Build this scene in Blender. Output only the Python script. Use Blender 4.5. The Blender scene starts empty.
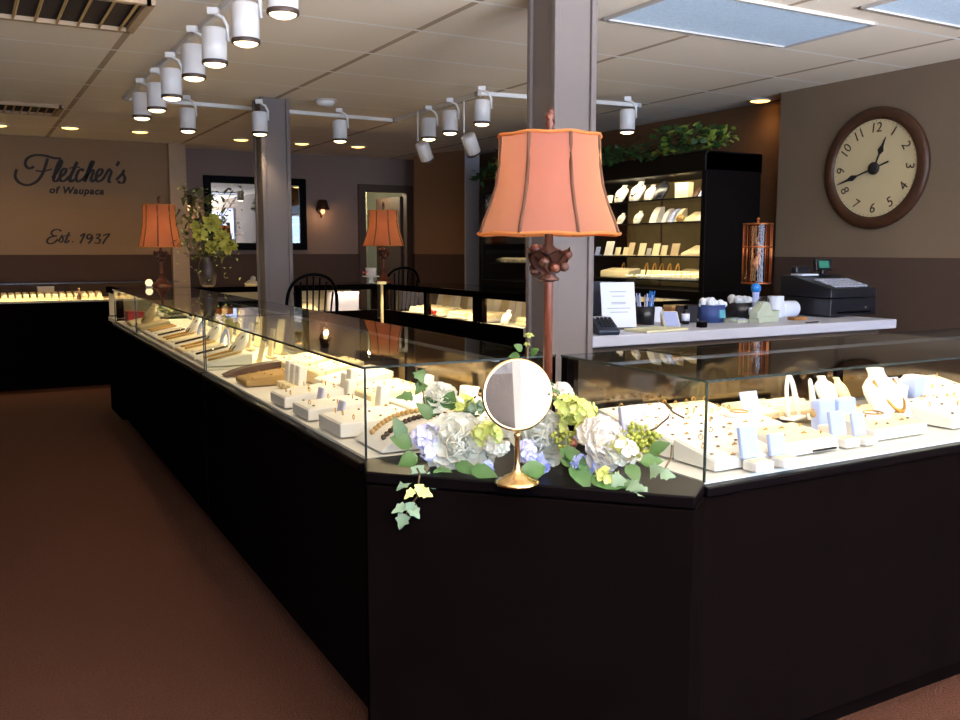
import bpy, bmesh, math, random
from mathutils import Vector, Matrix, Euler
random.seed(7)
PI = math.pi
S = bpy.context.scene
COL = S.collection
def V(*a): return Vector(a)

# ------------------------------------------------------------------ camera
F_PX, HORIZON, VPX, CAM_H = 911.0, 250.0, -40.0, 1.35
PITCH = math.atan((360-HORIZON)/F_PX)
YAW = math.atan((480-VPX)/math.hypot(F_PX, 360-HORIZON))
FWH = V(math.sin(YAW), math.cos(YAW), 0)
RGT = V(math.cos(YAW), -math.sin(YAW), 0)
FWD = FWH*math.cos(PITCH) + V(0, 0, -math.sin(PITCH))
UPV = RGT.cross(FWD)
CAM = V(0, 0, CAM_H)
def ray(px, py): return FWD*F_PX + RGT*(px-480) + UPV*(360-py)
def at_z(px, py, z):
    d = ray(px, py); return CAM + d*((z-CAM_H)/d.z)
def at_y(px, py, y):
    d = ray(px, py); return CAM + d*(y/d.y)
def at_x(px, py, x):
    d = ray(px, py); return CAM + d*(x/d.x)
cd = bpy.data.cameras.new('camera'); cam = bpy.data.objects.new('camera', cd); COL.objects.link(cam)
cd.sensor_width = 36; cd.lens = F_PX*36/960; cd.clip_start = .05; cd.clip_end = 100
cam.matrix_world = Matrix(((RGT.x, UPV.x, -FWD.x, 0), (RGT.y, UPV.y, -FWD.y, 0), (RGT.z, UPV.z, -FWD.z, CAM_H), (0, 0, 0, 1)))
S.camera = cam

# ------------------------------------------------------------------ materials
def srgb(r, g, b):
    f = lambda c: (c/255/12.92) if c/255 <= .04045 else ((c/255+.055)/1.055)**2.4
    return (f(r), f(g), f(b), 1)
def mat(name, c, rough=.6, metal=0, spec=.5, emit=None, estr=0, noise=None, bump=0, nscale=30, coat=0, sub=0, trans=0):
    m = bpy.data.materials.new(name); m.use_nodes = True
    nt = m.node_tree; p = nt.nodes['Principled BSDF']
    c = srgb(*c)
    p.inputs['Base Color'].default_value = c
    p.inputs['Roughness'].default_value = rough; p.inputs['Metallic'].default_value = metal
    p.inputs['Specular IOR Level'].default_value = spec
    p.inputs['Coat Weight'].default_value = coat
    if emit: p.inputs['Emission Color'].default_value = srgb(*emit); p.inputs['Emission Strength'].default_value = estr
    tc = nt.nodes.new('ShaderNodeTexCoord'); nz = nt.nodes.new('ShaderNodeTexNoise')
    nz.inputs['Scale'].default_value = nscale; nz.inputs['Detail'].default_value = 4
    nt.links.new(tc.outputs['Object'], nz.inputs['Vector'])
    k = .08 if noise is None else noise
    mx = nt.nodes.new('ShaderNodeMix'); mx.data_type = 'RGBA'
    mx.inputs['A'].default_value = tuple(x*(1-k) for x in c[:3])+(1,)
    mx.inputs['B'].default_value = tuple(min(1, x*(1+k)) for x in c[:3])+(1,)
    nt.links.new(nz.outputs['Fac'], mx.inputs['Factor']); nt.links.new(mx.outputs['Result'], p.inputs['Base Color'])
    if bump:
        b = nt.nodes.new('ShaderNodeBump'); b.inputs['Strength'].default_value = bump; b.inputs['Distance'].default_value = .01
        nt.links.new(nz.outputs['Fac'], b.inputs['Height']); nt.links.new(b.outputs['Normal'], p.inputs['Normal'])
    return m
def glass_mat(name, tint=(.93, .95, .93), refl=1.0):
    m = bpy.data.materials.new(name); m.use_nodes = True; nt = m.node_tree; nt.nodes.clear()
    o = nt.nodes.new('ShaderNodeOutputMaterial'); mix = nt.nodes.new('ShaderNodeMixShader')
    tr = nt.nodes.new('ShaderNodeBsdfTransparent'); tr.inputs['Color'].default_value = tint+(1,)
    gl = nt.nodes.new('ShaderNodeBsdfGlossy'); gl.inputs['Roughness'].default_value = .02
    geo = nt.nodes.new('ShaderNodeNewGeometry'); ior = nt.nodes.new('ShaderNodeMix')
    ior.inputs['A'].default_value = 1.5; ior.inputs['B'].default_value = 1/1.5
    nt.links.new(geo.outputs['Backfacing'], ior.inputs['Factor'])
    fr = nt.nodes.new('ShaderNodeFresnel'); nt.links.new(ior.outputs['Result'], fr.inputs['IOR'])
    mu = nt.nodes.new('ShaderNodeMath'); mu.operation = 'MULTIPLY'; mu.use_clamp = True; mu.inputs[1].default_value = refl
    nt.links.new(fr.outputs['Fac'], mu.inputs[0]); nt.links.new(mu.outputs[0], mix.inputs['Fac'])
    nt.links.new(tr.outputs[0], mix.inputs[1]); nt.links.new(gl.outputs[0], mix.inputs[2]); nt.links.new(mix.outputs[0], o.inputs['Surface'])
    return m
def wall_mat(name, upper, lower, z=1.30):
    m = mat(name, upper, .85, noise=.05, bump=.15, nscale=60)
    nt = m.node_tree; p = nt.nodes['Principled BSDF']
    geo = nt.nodes.new('ShaderNodeNewGeometry'); sp = nt.nodes.new('ShaderNodeSeparateXYZ')
    nt.links.new(geo.outputs['Position'], sp.inputs[0])
    gt = nt.nodes.new('ShaderNodeMath'); gt.operation = 'GREATER_THAN'; gt.inputs[1].default_value = z
    nt.links.new(sp.outputs['Z'], gt.inputs[0])
    mx = nt.nodes.new('ShaderNodeMix'); mx.data_type = 'RGBA'; mx.inputs['A'].default_value = srgb(*lower)
    old = p.inputs['Base Color'].links[0].from_socket
    nt.links.new(gt.outputs[0], mx.inputs['Factor']); nt.links.new(old, mx.inputs['B']); nt.links.new(mx.outputs['Result'], p.inputs['Base Color'])
    return m
def emit_mat(name, c, s):
    m = bpy.data.materials.new(name); m.use_nodes = True; nt = m.node_tree; nt.nodes.clear()
    o = nt.nodes.new('ShaderNodeOutputMaterial'); e = nt.nodes.new('ShaderNodeEmission')
    e.inputs['Color'].default_value = srgb(*c); e.inputs['Strength'].default_value = s
    nt.links.new(e.outputs[0], o.inputs['Surface']); return m
def shade_mat(name, c, trans_c, tr=.55, edge=None):
    m = bpy.data.materials.new(name); m.use_nodes = True; nt = m.node_tree; nt.nodes.clear()
    o = nt.nodes.new('ShaderNodeOutputMaterial'); mix = nt.nodes.new('ShaderNodeMixShader')
    d = nt.nodes.new('ShaderNodeBsdfDiffuse'); t = nt.nodes.new('ShaderNodeBsdfTranslucent')
    nz = nt.nodes.new('ShaderNodeTexNoise'); nz.inputs['Scale'].default_value = 14; nz.inputs['Detail'].default_value = 3
    tc = nt.nodes.new('ShaderNodeTexCoord'); nt.links.new(tc.outputs['Object'], nz.inputs['Vector'])
    rp = nt.nodes.new('ShaderNodeMix'); rp.data_type = 'RGBA'
    c = srgb(*c); rp.inputs['A'].default_value = tuple(x*.8 for x in c[:3])+(1,); rp.inputs['B'].default_value = tuple(min(1, x*1.15) for x in c[:3])+(1,)
    nt.links.new(nz.outputs['Fac'], rp.inputs['Factor']); nt.links.new(rp.outputs['Result'], d.inputs['Color'])
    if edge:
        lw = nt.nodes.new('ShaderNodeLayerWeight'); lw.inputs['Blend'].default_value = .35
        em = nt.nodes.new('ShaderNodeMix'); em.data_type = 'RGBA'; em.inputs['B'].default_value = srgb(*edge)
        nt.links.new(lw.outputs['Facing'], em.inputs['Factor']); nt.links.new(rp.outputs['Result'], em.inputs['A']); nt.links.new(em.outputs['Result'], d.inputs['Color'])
    t.inputs['Color'].default_value = srgb(*trans_c); mix.inputs['Fac'].default_value = tr
    nt.links.new(d.outputs[0], mix.inputs[1]); nt.links.new(t.outputs[0], mix.inputs[2]); nt.links.new(mix.outputs[0], o.inputs['Surface'])
    return m

M = dict(
    black=mat('black_laminate', (8, 5, 5), .75, spec=0.0, noise=.3, nscale=8),
    black_gloss=mat('black_polished', (6, 4, 5), .32, spec=.035),
    black_wood=mat('black_stained_wood', (9, 6, 6), .5, spec=.12, noise=.4, nscale=12),
    black_plastic=mat('black_plastic', (22, 23, 30), .35),
    navy_plastic=mat('dark_slate_plastic', (38, 44, 62), .4),
    screen_green=mat('green_screen', (40, 90, 80), .3, emit=(60, 150, 125), estr=.45),
    keypad=mat('pale_keys', (190, 192, 205), .5),
    deck=mat('deck_white', (232, 226, 214), .7, noise=.03),
    white=mat('white_leatherette', (232, 226, 216), .6, noise=.03),
    cream=mat('cream_velvet', (240, 222, 180), .8, noise=.06),
    beige=mat('beige_suede', (214, 190, 150), .8, noise=.1),
    tan=mat('tan_suede', (176, 140, 84), .8, noise=.15),
    brown=mat('brown_leatherette', (74, 46, 28), .5, noise=.2),
    bluewhite=mat('daylight_blue_white', (172, 184, 228), .55, noise=.03),  # white with blue window daylight tinted into its colour
    lilac=mat('lilac_card', (190, 188, 214), .6),
    gold=mat('gold', (196, 146, 72), .3, 1),
    darkbead=mat('dark_beads', (60, 40, 28), .2, .2),
    silver=mat('silver', (200, 200, 205), .18, 1),
    gem=mat('dark_gem', (120, 96, 70), .1, .3),
    pearl=mat('pearl', (240, 225, 200), .15),
    white_metal=mat('white_enamel', (232, 230, 228), .4, noise=.02),
    grid=mat('white_grid', (186, 182, 178), .5),
    lens=emit_mat('bulb_lens', (255, 222, 170), 6),
    downlight=emit_mat('downlight_lens', (255, 196, 110), 5),
    dark_ring=mat('dark_baffle', (70, 55, 48), .5),
    bronze=mat('aged_bronze_resin', (70, 38, 26), .45, .15, noise=.45, bump=.4, nscale=60),
    bronze_red=mat('red_brown_resin', (96, 48, 32), .42, .1, noise=.35, bump=.3, nscale=40),  # redder resin tone for base, pole, finial and some fruit
    brass=mat('polished_brass', (222, 186, 128), .2, 1, noise=.04),
    mirror=mat('mirror_silver', (235, 238, 240), .01, 1, noise=0),
    rear_mirror=mat('smoked_mirror', (118, 104, 84), .1, 1, noise=.1),
    alu=mat('brushed_aluminium', (165, 165, 170), .35, .8),
    glass=glass_mat('showcase_glass'),
    glass_top=glass_mat('counter_glass', (.86, .88, .86), 1.25),
    clear=glass_mat('clear_acrylic', (.95, .96, .97)),
    amber=glass_mat('amber_glass', (.9, .6, .36)),
    glass_edge=mat('glass_edge', (34, 40, 36), .2),
    lit_edge=mat('painted_edge_glow', (236, 220, 168), .35, emit=(255, 225, 150), estr=.35),  # emission imitates light caught on an edge
    laminate=mat('pale_counter_laminate', (205, 205, 214), .4, noise=.03),
    taupe=mat('taupe_panel', (92, 74, 62), .7),
    col=mat('taupe_column_paint', (112, 103, 100), .7, noise=.04),
    trim=mat('brown_trim_paint', (80, 60, 48), .6),
    pale_trim=mat('pale_trim_paint', (180, 155, 125), .7),
    clock_frame=mat('dark_walnut', (66, 38, 20), .5, noise=.5, bump=.4, nscale=25),
    clock_face=mat('aged_cream_dial', (226, 206, 158), .7, noise=.06, nscale=6),
    ink=mat('black_ink', (26, 22, 22), .7),
    sign_ink=mat('sign_lettering', (34, 26, 24), .7),
    paper=mat('white_paper', (238, 240, 250), .6, noise=.02),
    greytext=mat('grey_print', (140, 142, 160), .7),
    yellow_paper=mat('yellow_paper', (226, 220, 178), .7),
    putty=mat('pale_green_plastic', (186, 194, 172), .45),
    bluegl=mat('blue_glass', (20, 110, 190), .12, coat=.5),
    bluepat=mat('blue_woven', (36, 58, 112), .7, noise=.5, nscale=60),
    teal=mat('teal_paper', (80, 150, 165), .7),
    cotton=mat('white_cotton', (244, 244, 246), .95, bump=.8, nscale=50),
    cardboard=mat('brown_cardboard', (150, 100, 52), .8),
    copper=mat('copper_wire', (190, 110, 62), .28, .9),
    red=mat('red_lacquer', (176, 40, 38), .4),
    leaf=mat('green_leaf', (52, 82, 32), .5, noise=.35, nscale=20),
    leaf_young=mat('young_leaf', (128, 146, 54), .6, noise=.3, nscale=20),
    leaf_dark=mat('dark_ivy_leaf', (46, 80, 32), .5, noise=.4, nscale=20),
    leaf_grey=mat('grey_green_leaf', (104, 126, 98), .55, noise=.3, nscale=20),
    lime=mat('lime_petal', (222, 226, 130), .6, noise=.2, nscale=20),
    petal=shade_mat('white_peony_petal', (250, 242, 222), (255, 246, 225), .12),
    petal_pink=shade_mat('blush_petal', (252, 236, 222), (255, 240, 225), .12),
    lavender=mat('pale_lavender_petal', (236, 230, 252), .6, noise=.05),
    blue_petal=mat('pale_blue_petal', (186, 192, 240), .6, noise=.08),
    berry=mat('green_berry', (140, 146, 52), .4, noise=.3),
    stem=mat('brown_vine', (78, 60, 34), .7),
    yellowbloom=mat('yellow_bloom', (206, 196, 84), .65, noise=.2),
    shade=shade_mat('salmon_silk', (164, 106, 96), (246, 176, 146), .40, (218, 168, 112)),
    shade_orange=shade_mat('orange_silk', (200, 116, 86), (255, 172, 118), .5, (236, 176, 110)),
    shade_trim=shade_mat('shade_piping', (112, 82, 68), (190, 130, 90), .3),
    shade_rim=shade_mat('shade_rim', (214, 152, 92), (255, 170, 90), .45),
)

# ------------------------------------------------------------------ mesh builder
class MB:
    def __init__(s): s.bm = bmesh.new()
    def _x(s, r, m):
        bmesh.ops.transform(s.bm, matrix=m, verts=r)
    def box(s, c, d, rz=0, rx=0, ry=0, pre=None):
        r = bmesh.ops.create_cube(s.bm, size=1)['verts']
        m = Matrix.Translation(Vector(c)) @ Euler((rx, ry, rz)).to_matrix().to_4x4() @ Matrix.Diagonal((d[0], d[1], d[2], 1))
        if pre: m = pre @ m
        s._x(r, m); return s
    def quad(s, *p):
        s.bm.faces.new([s.bm.verts.new(Vector(q)) for q in p]); return s
    def prism(s, poly, z0, z1):
        a = [s.bm.verts.new((x, y, z0)) for x, y in poly]; b = [s.bm.verts.new((x, y, z1)) for x, y in poly]
        n = len(poly); s.bm.faces.new(a[::-1]); s.bm.faces.new(b)
        for i in range(n): s.bm.faces.new((a[i], a[(i+1) % n], b[(i+1) % n], b[i]))
        bmesh.ops.recalc_face_normals(s.bm, faces=s.bm.faces[:]); return s
    def wedge(s, pts, x0, x1):     # profile in (y,z) extruded along x
        a = [s.bm.verts.new((x0, y, z)) for y, z in pts]; b = [s.bm.verts.new((x1, y, z)) for y, z in pts]
        n = len(pts); fs = [s.bm.faces.new(a[::-1]), s.bm.faces.new(b)]
        for i in range(n): fs.append(s.bm.faces.new((a[i], a[(i+1) % n], b[(i+1) % n], b[i])))
        bmesh.ops.recalc_face_normals(s.bm, faces=fs); return s
    def lathe(s, prof, seg=24, m=None, sx=1, sy=1, wob=None, cap=True):
        m = m or Matrix(); rings = []
        for r, z in prof:
            ring = []
            for i in range(seg):
                a = 2*PI*i/seg; k = r*(wob(a, z) if wob else 1)
                ring.append(s.bm.verts.new(m @ V(k*math.cos(a)*sx, k*math.sin(a)*sy, z)))
            rings.append(ring)
        for j in range(len(rings)-1):
            for i in range(seg):
                f = s.bm.faces.new((rings[j][i], rings[j][(i+1) % seg], rings[j+1][(i+1) % seg], rings[j+1][i])); f.smooth = True
        for ring, fl in ((rings[0], True), (rings[-1], False)):
            if cap and prof[0 if fl else -1][0] > 1e-4: s.bm.faces.new(ring[::-1] if fl else ring)
        return s
    def disc(s, r, z, seg=56, m=None):
        m = m or Matrix(); s.bm.faces.new([s.bm.verts.new(m @ V(r*math.cos(2*PI*i/seg), r*math.sin(2*PI*i/seg), z)) for i in range(seg)]); return s
    def cyl(s, c, r, h, seg=20, m=None, r2=None):
        mm = (m or Matrix.Translation(Vector(c)))
        return s.lathe([(r, 0), (r if r2 is None else r2, h)], seg, mm)
    def ball(s, c, r, seg=10, sc=(1, 1, 1), m=None):
        k = bmesh.ops.create_uvsphere(s.bm, u_segments=seg, v_segments=max(5, seg*2//3), radius=r)['verts']
        mm = Matrix.Translation(Vector(c)) @ Matrix.Diagonal((sc[0], sc[1], sc[2], 1))
        if m: mm = m @ mm
        s._x(k, mm)
        for v in k:
            for f in v.link_faces: f.smooth = True
        return s
    def tube(s, pts, r, seg=8, closed=False, flat=1):
        pts = [Vector(p) for p in pts]; n = len(pts); rings = []
        for i, p in enumerate(pts):
            if closed: t = pts[(i+1) % n]-pts[i-1]
            else: t = pts[min(i+1, n-1)]-pts[max(i-1, 0)]
            t.normalize()
            a = t.cross(V(0, 0, 1));
            if a.length < .05: a = t.cross(V(0, 1, 0))
            a.normalize(); b = a.cross(t)
            rr = r[i] if isinstance(r, (list, tuple)) else r
            rings.append([s.bm.verts.new(p+(a*math.cos(2*PI*k/seg)+b*math.sin(2*PI*k/seg)*flat)*rr) for k in range(seg)])
        for j in range(n if closed else n-1):
            A, B = rings[j], rings[(j+1) % n]
            for k in range(seg):
                f = s.bm.faces.new((A[k], A[(k+1) % seg], B[(k+1) % seg], B[k])); f.smooth = True
        if not closed: s.bm.faces.new(rings[0][::-1]); s.bm.faces.new(rings[-1])
        return s
    def torus(s, c, R, r, m=None, seg=28, seg2=8):
        m = m or Matrix()
        rings = []
        for i in range(seg):
            a = 2*PI*i/seg
            rings.append([s.bm.verts.new(m @ (Vector(c)+V((R+r*math.cos(b))*math.cos(a), (R+r*math.cos(b))*math.sin(a), r*math.sin(b)))) for b in [2*PI*k/seg2 for k in range(seg2)]])
        for j in range(seg):
            A, B = rings[j], rings[(j+1) % seg]
            for k in range(seg2):
                f = s.bm.faces.new((A[k], B[k], B[(k+1) % seg2], A[(k+1) % seg2])); f.smooth = True
        return s
    def leaf(s, p, d, n, L, W, cup=.15, lobes=False):
        d = Vector(d).normalized(); n = Vector(n); n = (n-d*n.dot(d))
        if n.length < 1e-3: n = d.orthogonal()
        n.normalize(); w = d.cross(n); p = Vector(p)
        prof = [(0, .05), (.18, .75), (.4, 1), (.65, .8), (.85, .4), (1, .02)] if not lobes else [(0, .08), (.08, .9), (.3, .75), (.45, 1), (.62, .5), (.85, .3), (1, .02)]
        L_, C_, R_ = [], [], []
        for t, k in prof:
            base = p+d*(L*t)-n*(L*.25*t*t)
            C_.append(s.bm.verts.new(base)); L_.append(s.bm.verts.new(base+w*(W*k/2)+n*(cup*W*k))); R_.append(s.bm.verts.new(base-w*(W*k/2)+n*(cup*W*k)))
        for i in range(len(prof)-1):
            for q in ((L_[i], C_[i], C_[i+1], L_[i+1]), (C_[i], R_[i], R_[i+1], C_[i+1])):
                f = s.bm.faces.new(q); f.smooth = True
        return s
    def petal(s, p, d, n, L, W, cup=.3):
        d = Vector(d).normalized(); n = Vector(n); n = n-d*n.dot(d)
        if n.length < 1e-3: n = d.orthogonal()
        n.normalize(); w = d.cross(n); p = Vector(p); rows = []
        for t, k in ((0, .25), (.25, .8), (.55, 1.0), (.8, .9), (.95, .6), (1, .25)):
            row = []
            for x in (-1, -.5, 0, .5, 1):
                row.append(s.bm.verts.new(p+d*(L*(t-.10*x*x*t))+w*(W*k*x/2)+n*(cup*W*(x*x*.5*k)+L*.35*(t-.35)**2*(1 if t > .35 else 1.6))))
            rows.append(row)
        for a, b in zip(rows, rows[1:]):
            for i in range(4):
                f = s.bm.faces.new((a[i], a[i+1], b[i+1], b[i])); f.smooth = True
        return s
    def build(s, name, m, parent=None, bevel=0, loc=None, seg=2):
        me = bpy.data.meshes.new(name); s.bm.to_mesh(me); s.bm.free()
        if isinstance(m, (list, tuple)):
            for q in m: me.materials.append(q)
        else: me.materials.append(m)
        o = bpy.data.objects.new(name, me); COL.objects.link(o)
        if parent: o.parent = parent
        if loc is not None: o.location = loc
        if bevel:
            b = o.modifiers.new('bevel', 'BEVEL'); b.width = bevel; b.segments = seg; b.limit_method = 'ANGLE'; b.angle_limit = .6
        return o
def tag(o, label=None, cat=None, group=None, kind=None):
    if label: o['label'] = label
    if cat: o['category'] = cat
    if group: o['group'] = group
    if kind: o['kind'] = kind
    return o
def thing(name, label, cat, loc=(0, 0, 0), rz=0, group=None):
    o = bpy.data.objects.new(name, None); COL.objects.link(o); o.empty_display_size = .05
    o.location = loc; o.rotation_euler = (0, 0, rz)
    return tag(o, label, cat, group)
def dup(root, loc, rz=0, label=None, group=None, scale=None):
    r = root.copy(); COL.objects.link(r); r.location = loc; r.rotation_euler = (root.rotation_euler.x, root.rotation_euler.y, rz)
    if label: r['label'] = label
    if group: r['group'] = group
    if scale: r.scale = scale
    for ch in list(root.children):
        c = ch.copy(); COL.objects.link(c); c.parent = r
        for g in list(ch.children):
            e = g.copy(); COL.objects.link(e); e.parent = c
    return r
def struct(name, mb, m, bevel=0):
    o = mb.build(name, m, bevel=bevel); o['kind'] = 'structure'; return o
def lamp_obj(name, kind, loc, energy, color, **k):
    l = bpy.data.lights.new(name, kind); l.energy = energy; l.color = color
    for a, b in k.items():
        if a not in ('rot', 'target'): setattr(l, a, b)
    o = bpy.data.objects.new(name, l); COL.objects.link(o); o.location = loc
    if 'rot' in k: o.rotation_euler = k['rot']
    if 'target' in k: o.rotation_euler = (Vector(k['target'])-Vector(loc)).to_track_quat('-Z', 'Y').to_euler()
    return o
ORD = ['first', 'second', 'third', 'fourth', 'fifth', 'sixth', 'seventh', 'eighth', 'ninth', 'tenth', 'eleventh', 'twelfth', 'thirteenth', 'fourteenth', 'fifteenth', 'sixteenth']
# ------------------------------------------------------------------ room shell
ZC = 2.52
carpet = mat('brown_carpet', (67, 42, 33), .95, spec=.05, noise=.75, bump=.9, nscale=150)
nt = carpet.node_tree
big = nt.nodes.new('ShaderNodeTexNoise'); big.inputs['Scale'].default_value = 90
struct('floor', MB().quad((-3.2, -2.4, 0), (7, -2.4, 0), (7, 13.2, 0), (-3.2, 13.2, 0)), carpet)
ceil_m = mat('acoustic_tile', (240, 228, 210), .9, noise=.06, bump=.5, nscale=220)
nt = ceil_m.node_tree; p = nt.nodes['Principled BSDF']
geo = nt.nodes.new('ShaderNodeNewGeometry'); mp = nt.nodes.new('ShaderNodeMapping')
TX, TY, TX0, TY0 = .673, .656, 2.205, 4.575
mp.vector_type = 'POINT'; mp.inputs['Location'].default_value = (-TX0/(2*TX)+.5, -TY0/TY+.5, 0); mp.inputs['Scale'].default_value = (1/(2*TX), 1/TY, 1)
nt.links.new(geo.outputs['Position'], mp.inputs['Vector'])
fr = nt.nodes.new('ShaderNodeVectorMath'); fr.operation = 'FRACTION'; nt.links.new(mp.outputs[0], fr.inputs[0])
sb = nt.nodes.new('ShaderNodeVectorMath'); sb.operation = 'SUBTRACT'; sb.inputs[1].default_value = (.5, .5, 0); nt.links.new(fr.outputs[0], sb.inputs[0])
ab = nt.nodes.new('ShaderNodeVectorMath'); ab.operation = 'ABSOLUTE'; nt.links.new(sb.outputs[0], ab.inputs[0])
sx = nt.nodes.new('ShaderNodeSeparateXYZ'); nt.links.new(ab.outputs[0], sx.inputs[0])
def lt(sock, v):
    n = nt.nodes.new('ShaderNodeMath'); n.operation = 'LESS_THAN'; n.inputs[1].default_value = v; nt.links.new(sock, n.inputs[0]); return n.outputs[0]
def colmix(fac, a, b):
    n = nt.nodes.new('ShaderNodeMix'); n.data_type = 'RGBA'; nt.links.new(fac, n.inputs['Factor'])
    if isinstance(a, tuple): n.inputs['A'].default_value = a
    else: nt.links.new(a, n.inputs['A'])
    n.inputs['B'].default_value = b; return n.outputs['Result']
base = p.inputs['Base Color'].links[0].from_socket
c1 = colmix(lt(sx.outputs['X'], .014), base, srgb(176, 156, 132))
c2 = colmix(lt(sx.outputs['Y'], .022), c1, srgb(250, 246, 240))  # crosswise grid bars painted paler, as though catching the light
nt.links.new(c2, p.inputs['Base Color'])
struct('ceiling', MB().quad((-3.2, -2.4, ZC), (-3.2, 13.2, ZC), (7, 13.2, ZC), (7, -2.4, ZC)), ceil_m)
W_far = wall_mat('taupe_paint_two_tone', (140, 113, 84), (68, 47, 35))
W_rec = wall_mat('greyed_paint_two_tone', (142, 120, 108), (72, 55, 48))
W_right = wall_mat('khaki_paint_two_tone', (122, 104, 84), (70, 52, 43))
W_alc = wall_mat('brown_paint_two_tone', (112, 78, 48), (70, 48, 36))
def wallbox(name, x0, x1, y0, y1, m, z0=0, z1=ZC):
    return struct(name, MB().box(((x0+x1)/2, (y0+y1)/2, (z0+z1)/2), (x1-x0, y1-y0, z1-z0)), m)
wallbox('wall_far', -3.2, 2.06, 10.66, 10.8, W_far)
wallbox('wall_pilaster', 2.06, 2.24, 10.58, 11.06, M['pale_trim'])
# recess wall carries the mirror and a doorway
DX0, DX1, DZ = 4.52, 5.12, 2.10
b = MB(); b.box(((2.24+DX0)/2, 11.07, ZC/2), (DX0-2.24, .12, ZC)); b.box(((DX0+DX1)/2, 11.07, (DZ+ZC)/2), (DX1-DX0, .12, ZC-DZ)); b.box(((DX1+5.75)/2, 11.07, ZC/2), (5.75-DX1, .12, ZC))
struct('wall_recess', b, W_rec)
b = MB(); b.box((DX0-.03, 11.0, DZ/2), (.09, .1, DZ)); b.box((DX1+.03, 11.0, DZ/2), (.09, .1, DZ)); b.box(((DX0+DX1)/2, 11.0, DZ+.035), (DX1-DX0+.15, .1, .09))
struct('door_1_frame', b, M['trim'], .006)
hall = mat('pale_green_paint', (168, 164, 130), .8)
b = MB(); b.box((5.0, 12.6, ZC/2), (3.0, .1, ZC)); b.box((4.72, 12.2, ZC/2), (.4, .7, ZC))
struct('wall_hallway', b, hall)
struct('door_1', MB().box((DX1-.02, 11.5, 1.03), (.045, .8, 2.04)), M['trim'], .004)
# diagonal partition end on the right
A_, B_ = V(4.98, 10.46, 0), V(5.25, 9.62, 0); dr = (B_-A_).normalized(); nr = V(-dr.y, dr.x, 0)
pl = [(A_.x, A_.y), (B_.x, B_.y), (B_.x+nr.x*.16, B_.y+nr.y*.16), (A_.x+nr.x*.16+.5, A_.y+.5)]
pl = [(A_.x+.34, 11.0), (A_.x, A_.y), (B_.x, B_.y), (B_.x+.17, B_.y-.0), (A_.x+.6, 11.0)]
W_part = wall_mat('brown_partition_paint', (128, 96, 66), (70, 48, 38))
struct('wall_partition', MB().prism(pl, 0, ZC), W_part)
struct('trim_1', MB().box((B_.x+.085, B_.y-.012, ZC/2), (.19, .022, ZC)), mat('pale_end_paint', (205, 205, 212), .6))
wallbox('wall_alcove', 5.66, 5.8, 4.98, 11.2, W_alc)
wallbox('wall_right', 5.42, 5.8, -2.4, 4.99, W_right)
struct('baseboard_right', MB().box((5.41, 1.3, .06), (.02, 7.3, .12)), M['trim'])
wallbox('wall_left', -3.2, -3.06, -2.4, 10.8, W_far)
# shop front behind the viewer: piers, sills and tall windows letting daylight in
wins = [(-1.5, .55), (1.0, 3.1), (3.45, 5.3)]
b = MB(); xs = [-3.2]+[v for w in wins for v in w]+[5.8]
for i in range(0, len(xs), 2): b.box(((xs[i]+xs[i+1])/2, -2.3, ZC/2), (xs[i+1]-xs[i], .16, ZC))
for x0, x1 in wins:
    b.box(((x0+x1)/2, -2.3, .3), (x1-x0, .16, .6)); b.box(((x0+x1)/2, -2.3, 2.42), (x1-x0, .16, .2))
struct('wall_front', b, wall_mat('front_paint', (150, 150, 156), (110, 104, 104)))
for i, (x0, x1) in enumerate(wins):
    b = MB(); w = x1-x0
    for x in (x0+.03, (x0+x1)/2, x1-.03): b.box((x, -2.27, 1.46), (.06, .1, 1.72))
    for z in (.63, 2.29): b.box(((x0+x1)/2, -2.27, z), (w, .1, .06))
    struct('window_%d' % (i+1), b, M['white_metal'])
    lamp_obj('daylight_%d' % (i+1), 'AREA', ((x0+x1)/2, -2.38, 1.46), 150*w/2, (.52, .70, 1), shape='RECTANGLE', size=w, size_y=1.66, rot=(PI/2, 0, 0))
    lamp_obj('ceiling_fill_%d' % (i+1), 'AREA', ((x0+x1)/2, -2.39, 1.0), 660*w/2, (.95, .93, .95), shape='RECTANGLE', size=w, size_y=.5, rot=(PI/2+1.0, 0, 0), spread=1.75)  # unseen upward lamp added at each window to brighten the ceiling
# side window in the right wall near the front, which the framed mirror reflects
b = MB()
for y in (-1.0, .1, 1.2): b.box((5.405, y, 1.5), (.04, .07, 1.5))
for z in (.75, 1.5, 2.25): b.box((5.405, .1, z), (.04, 2.2, .06))
struct('window_4', b, M['bluewhite'])
lamp_obj('daylight_4', 'AREA', (5.415, .1, 1.5), 9, (.5, .68, 1), shape='RECTANGLE', size=1.45, size_y=2.1, rot=(0, PI/2, 0))
lamp_obj('hall_lamp', 'POINT', (4.75, 11.55, 2.2), 20, (1, .9, .62), shadow_soft_size=.08)
# columns
def column(name, x, y, w):
    b = MB(); b.box((x+w/2, y+w/2, ZC/2), (w, w, ZC))
    for (dx, dy) in ((0, 0), (w, 0), (0, w), (w, w)):
        b.box((x+dx, y+dy, ZC/2), (.03, .03, ZC))
    struct(name, b, M['col'], .004)
column('column_1', 2.34, 3.45, .20)
column('column_2', 2.09, 7.1, .2)

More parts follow.
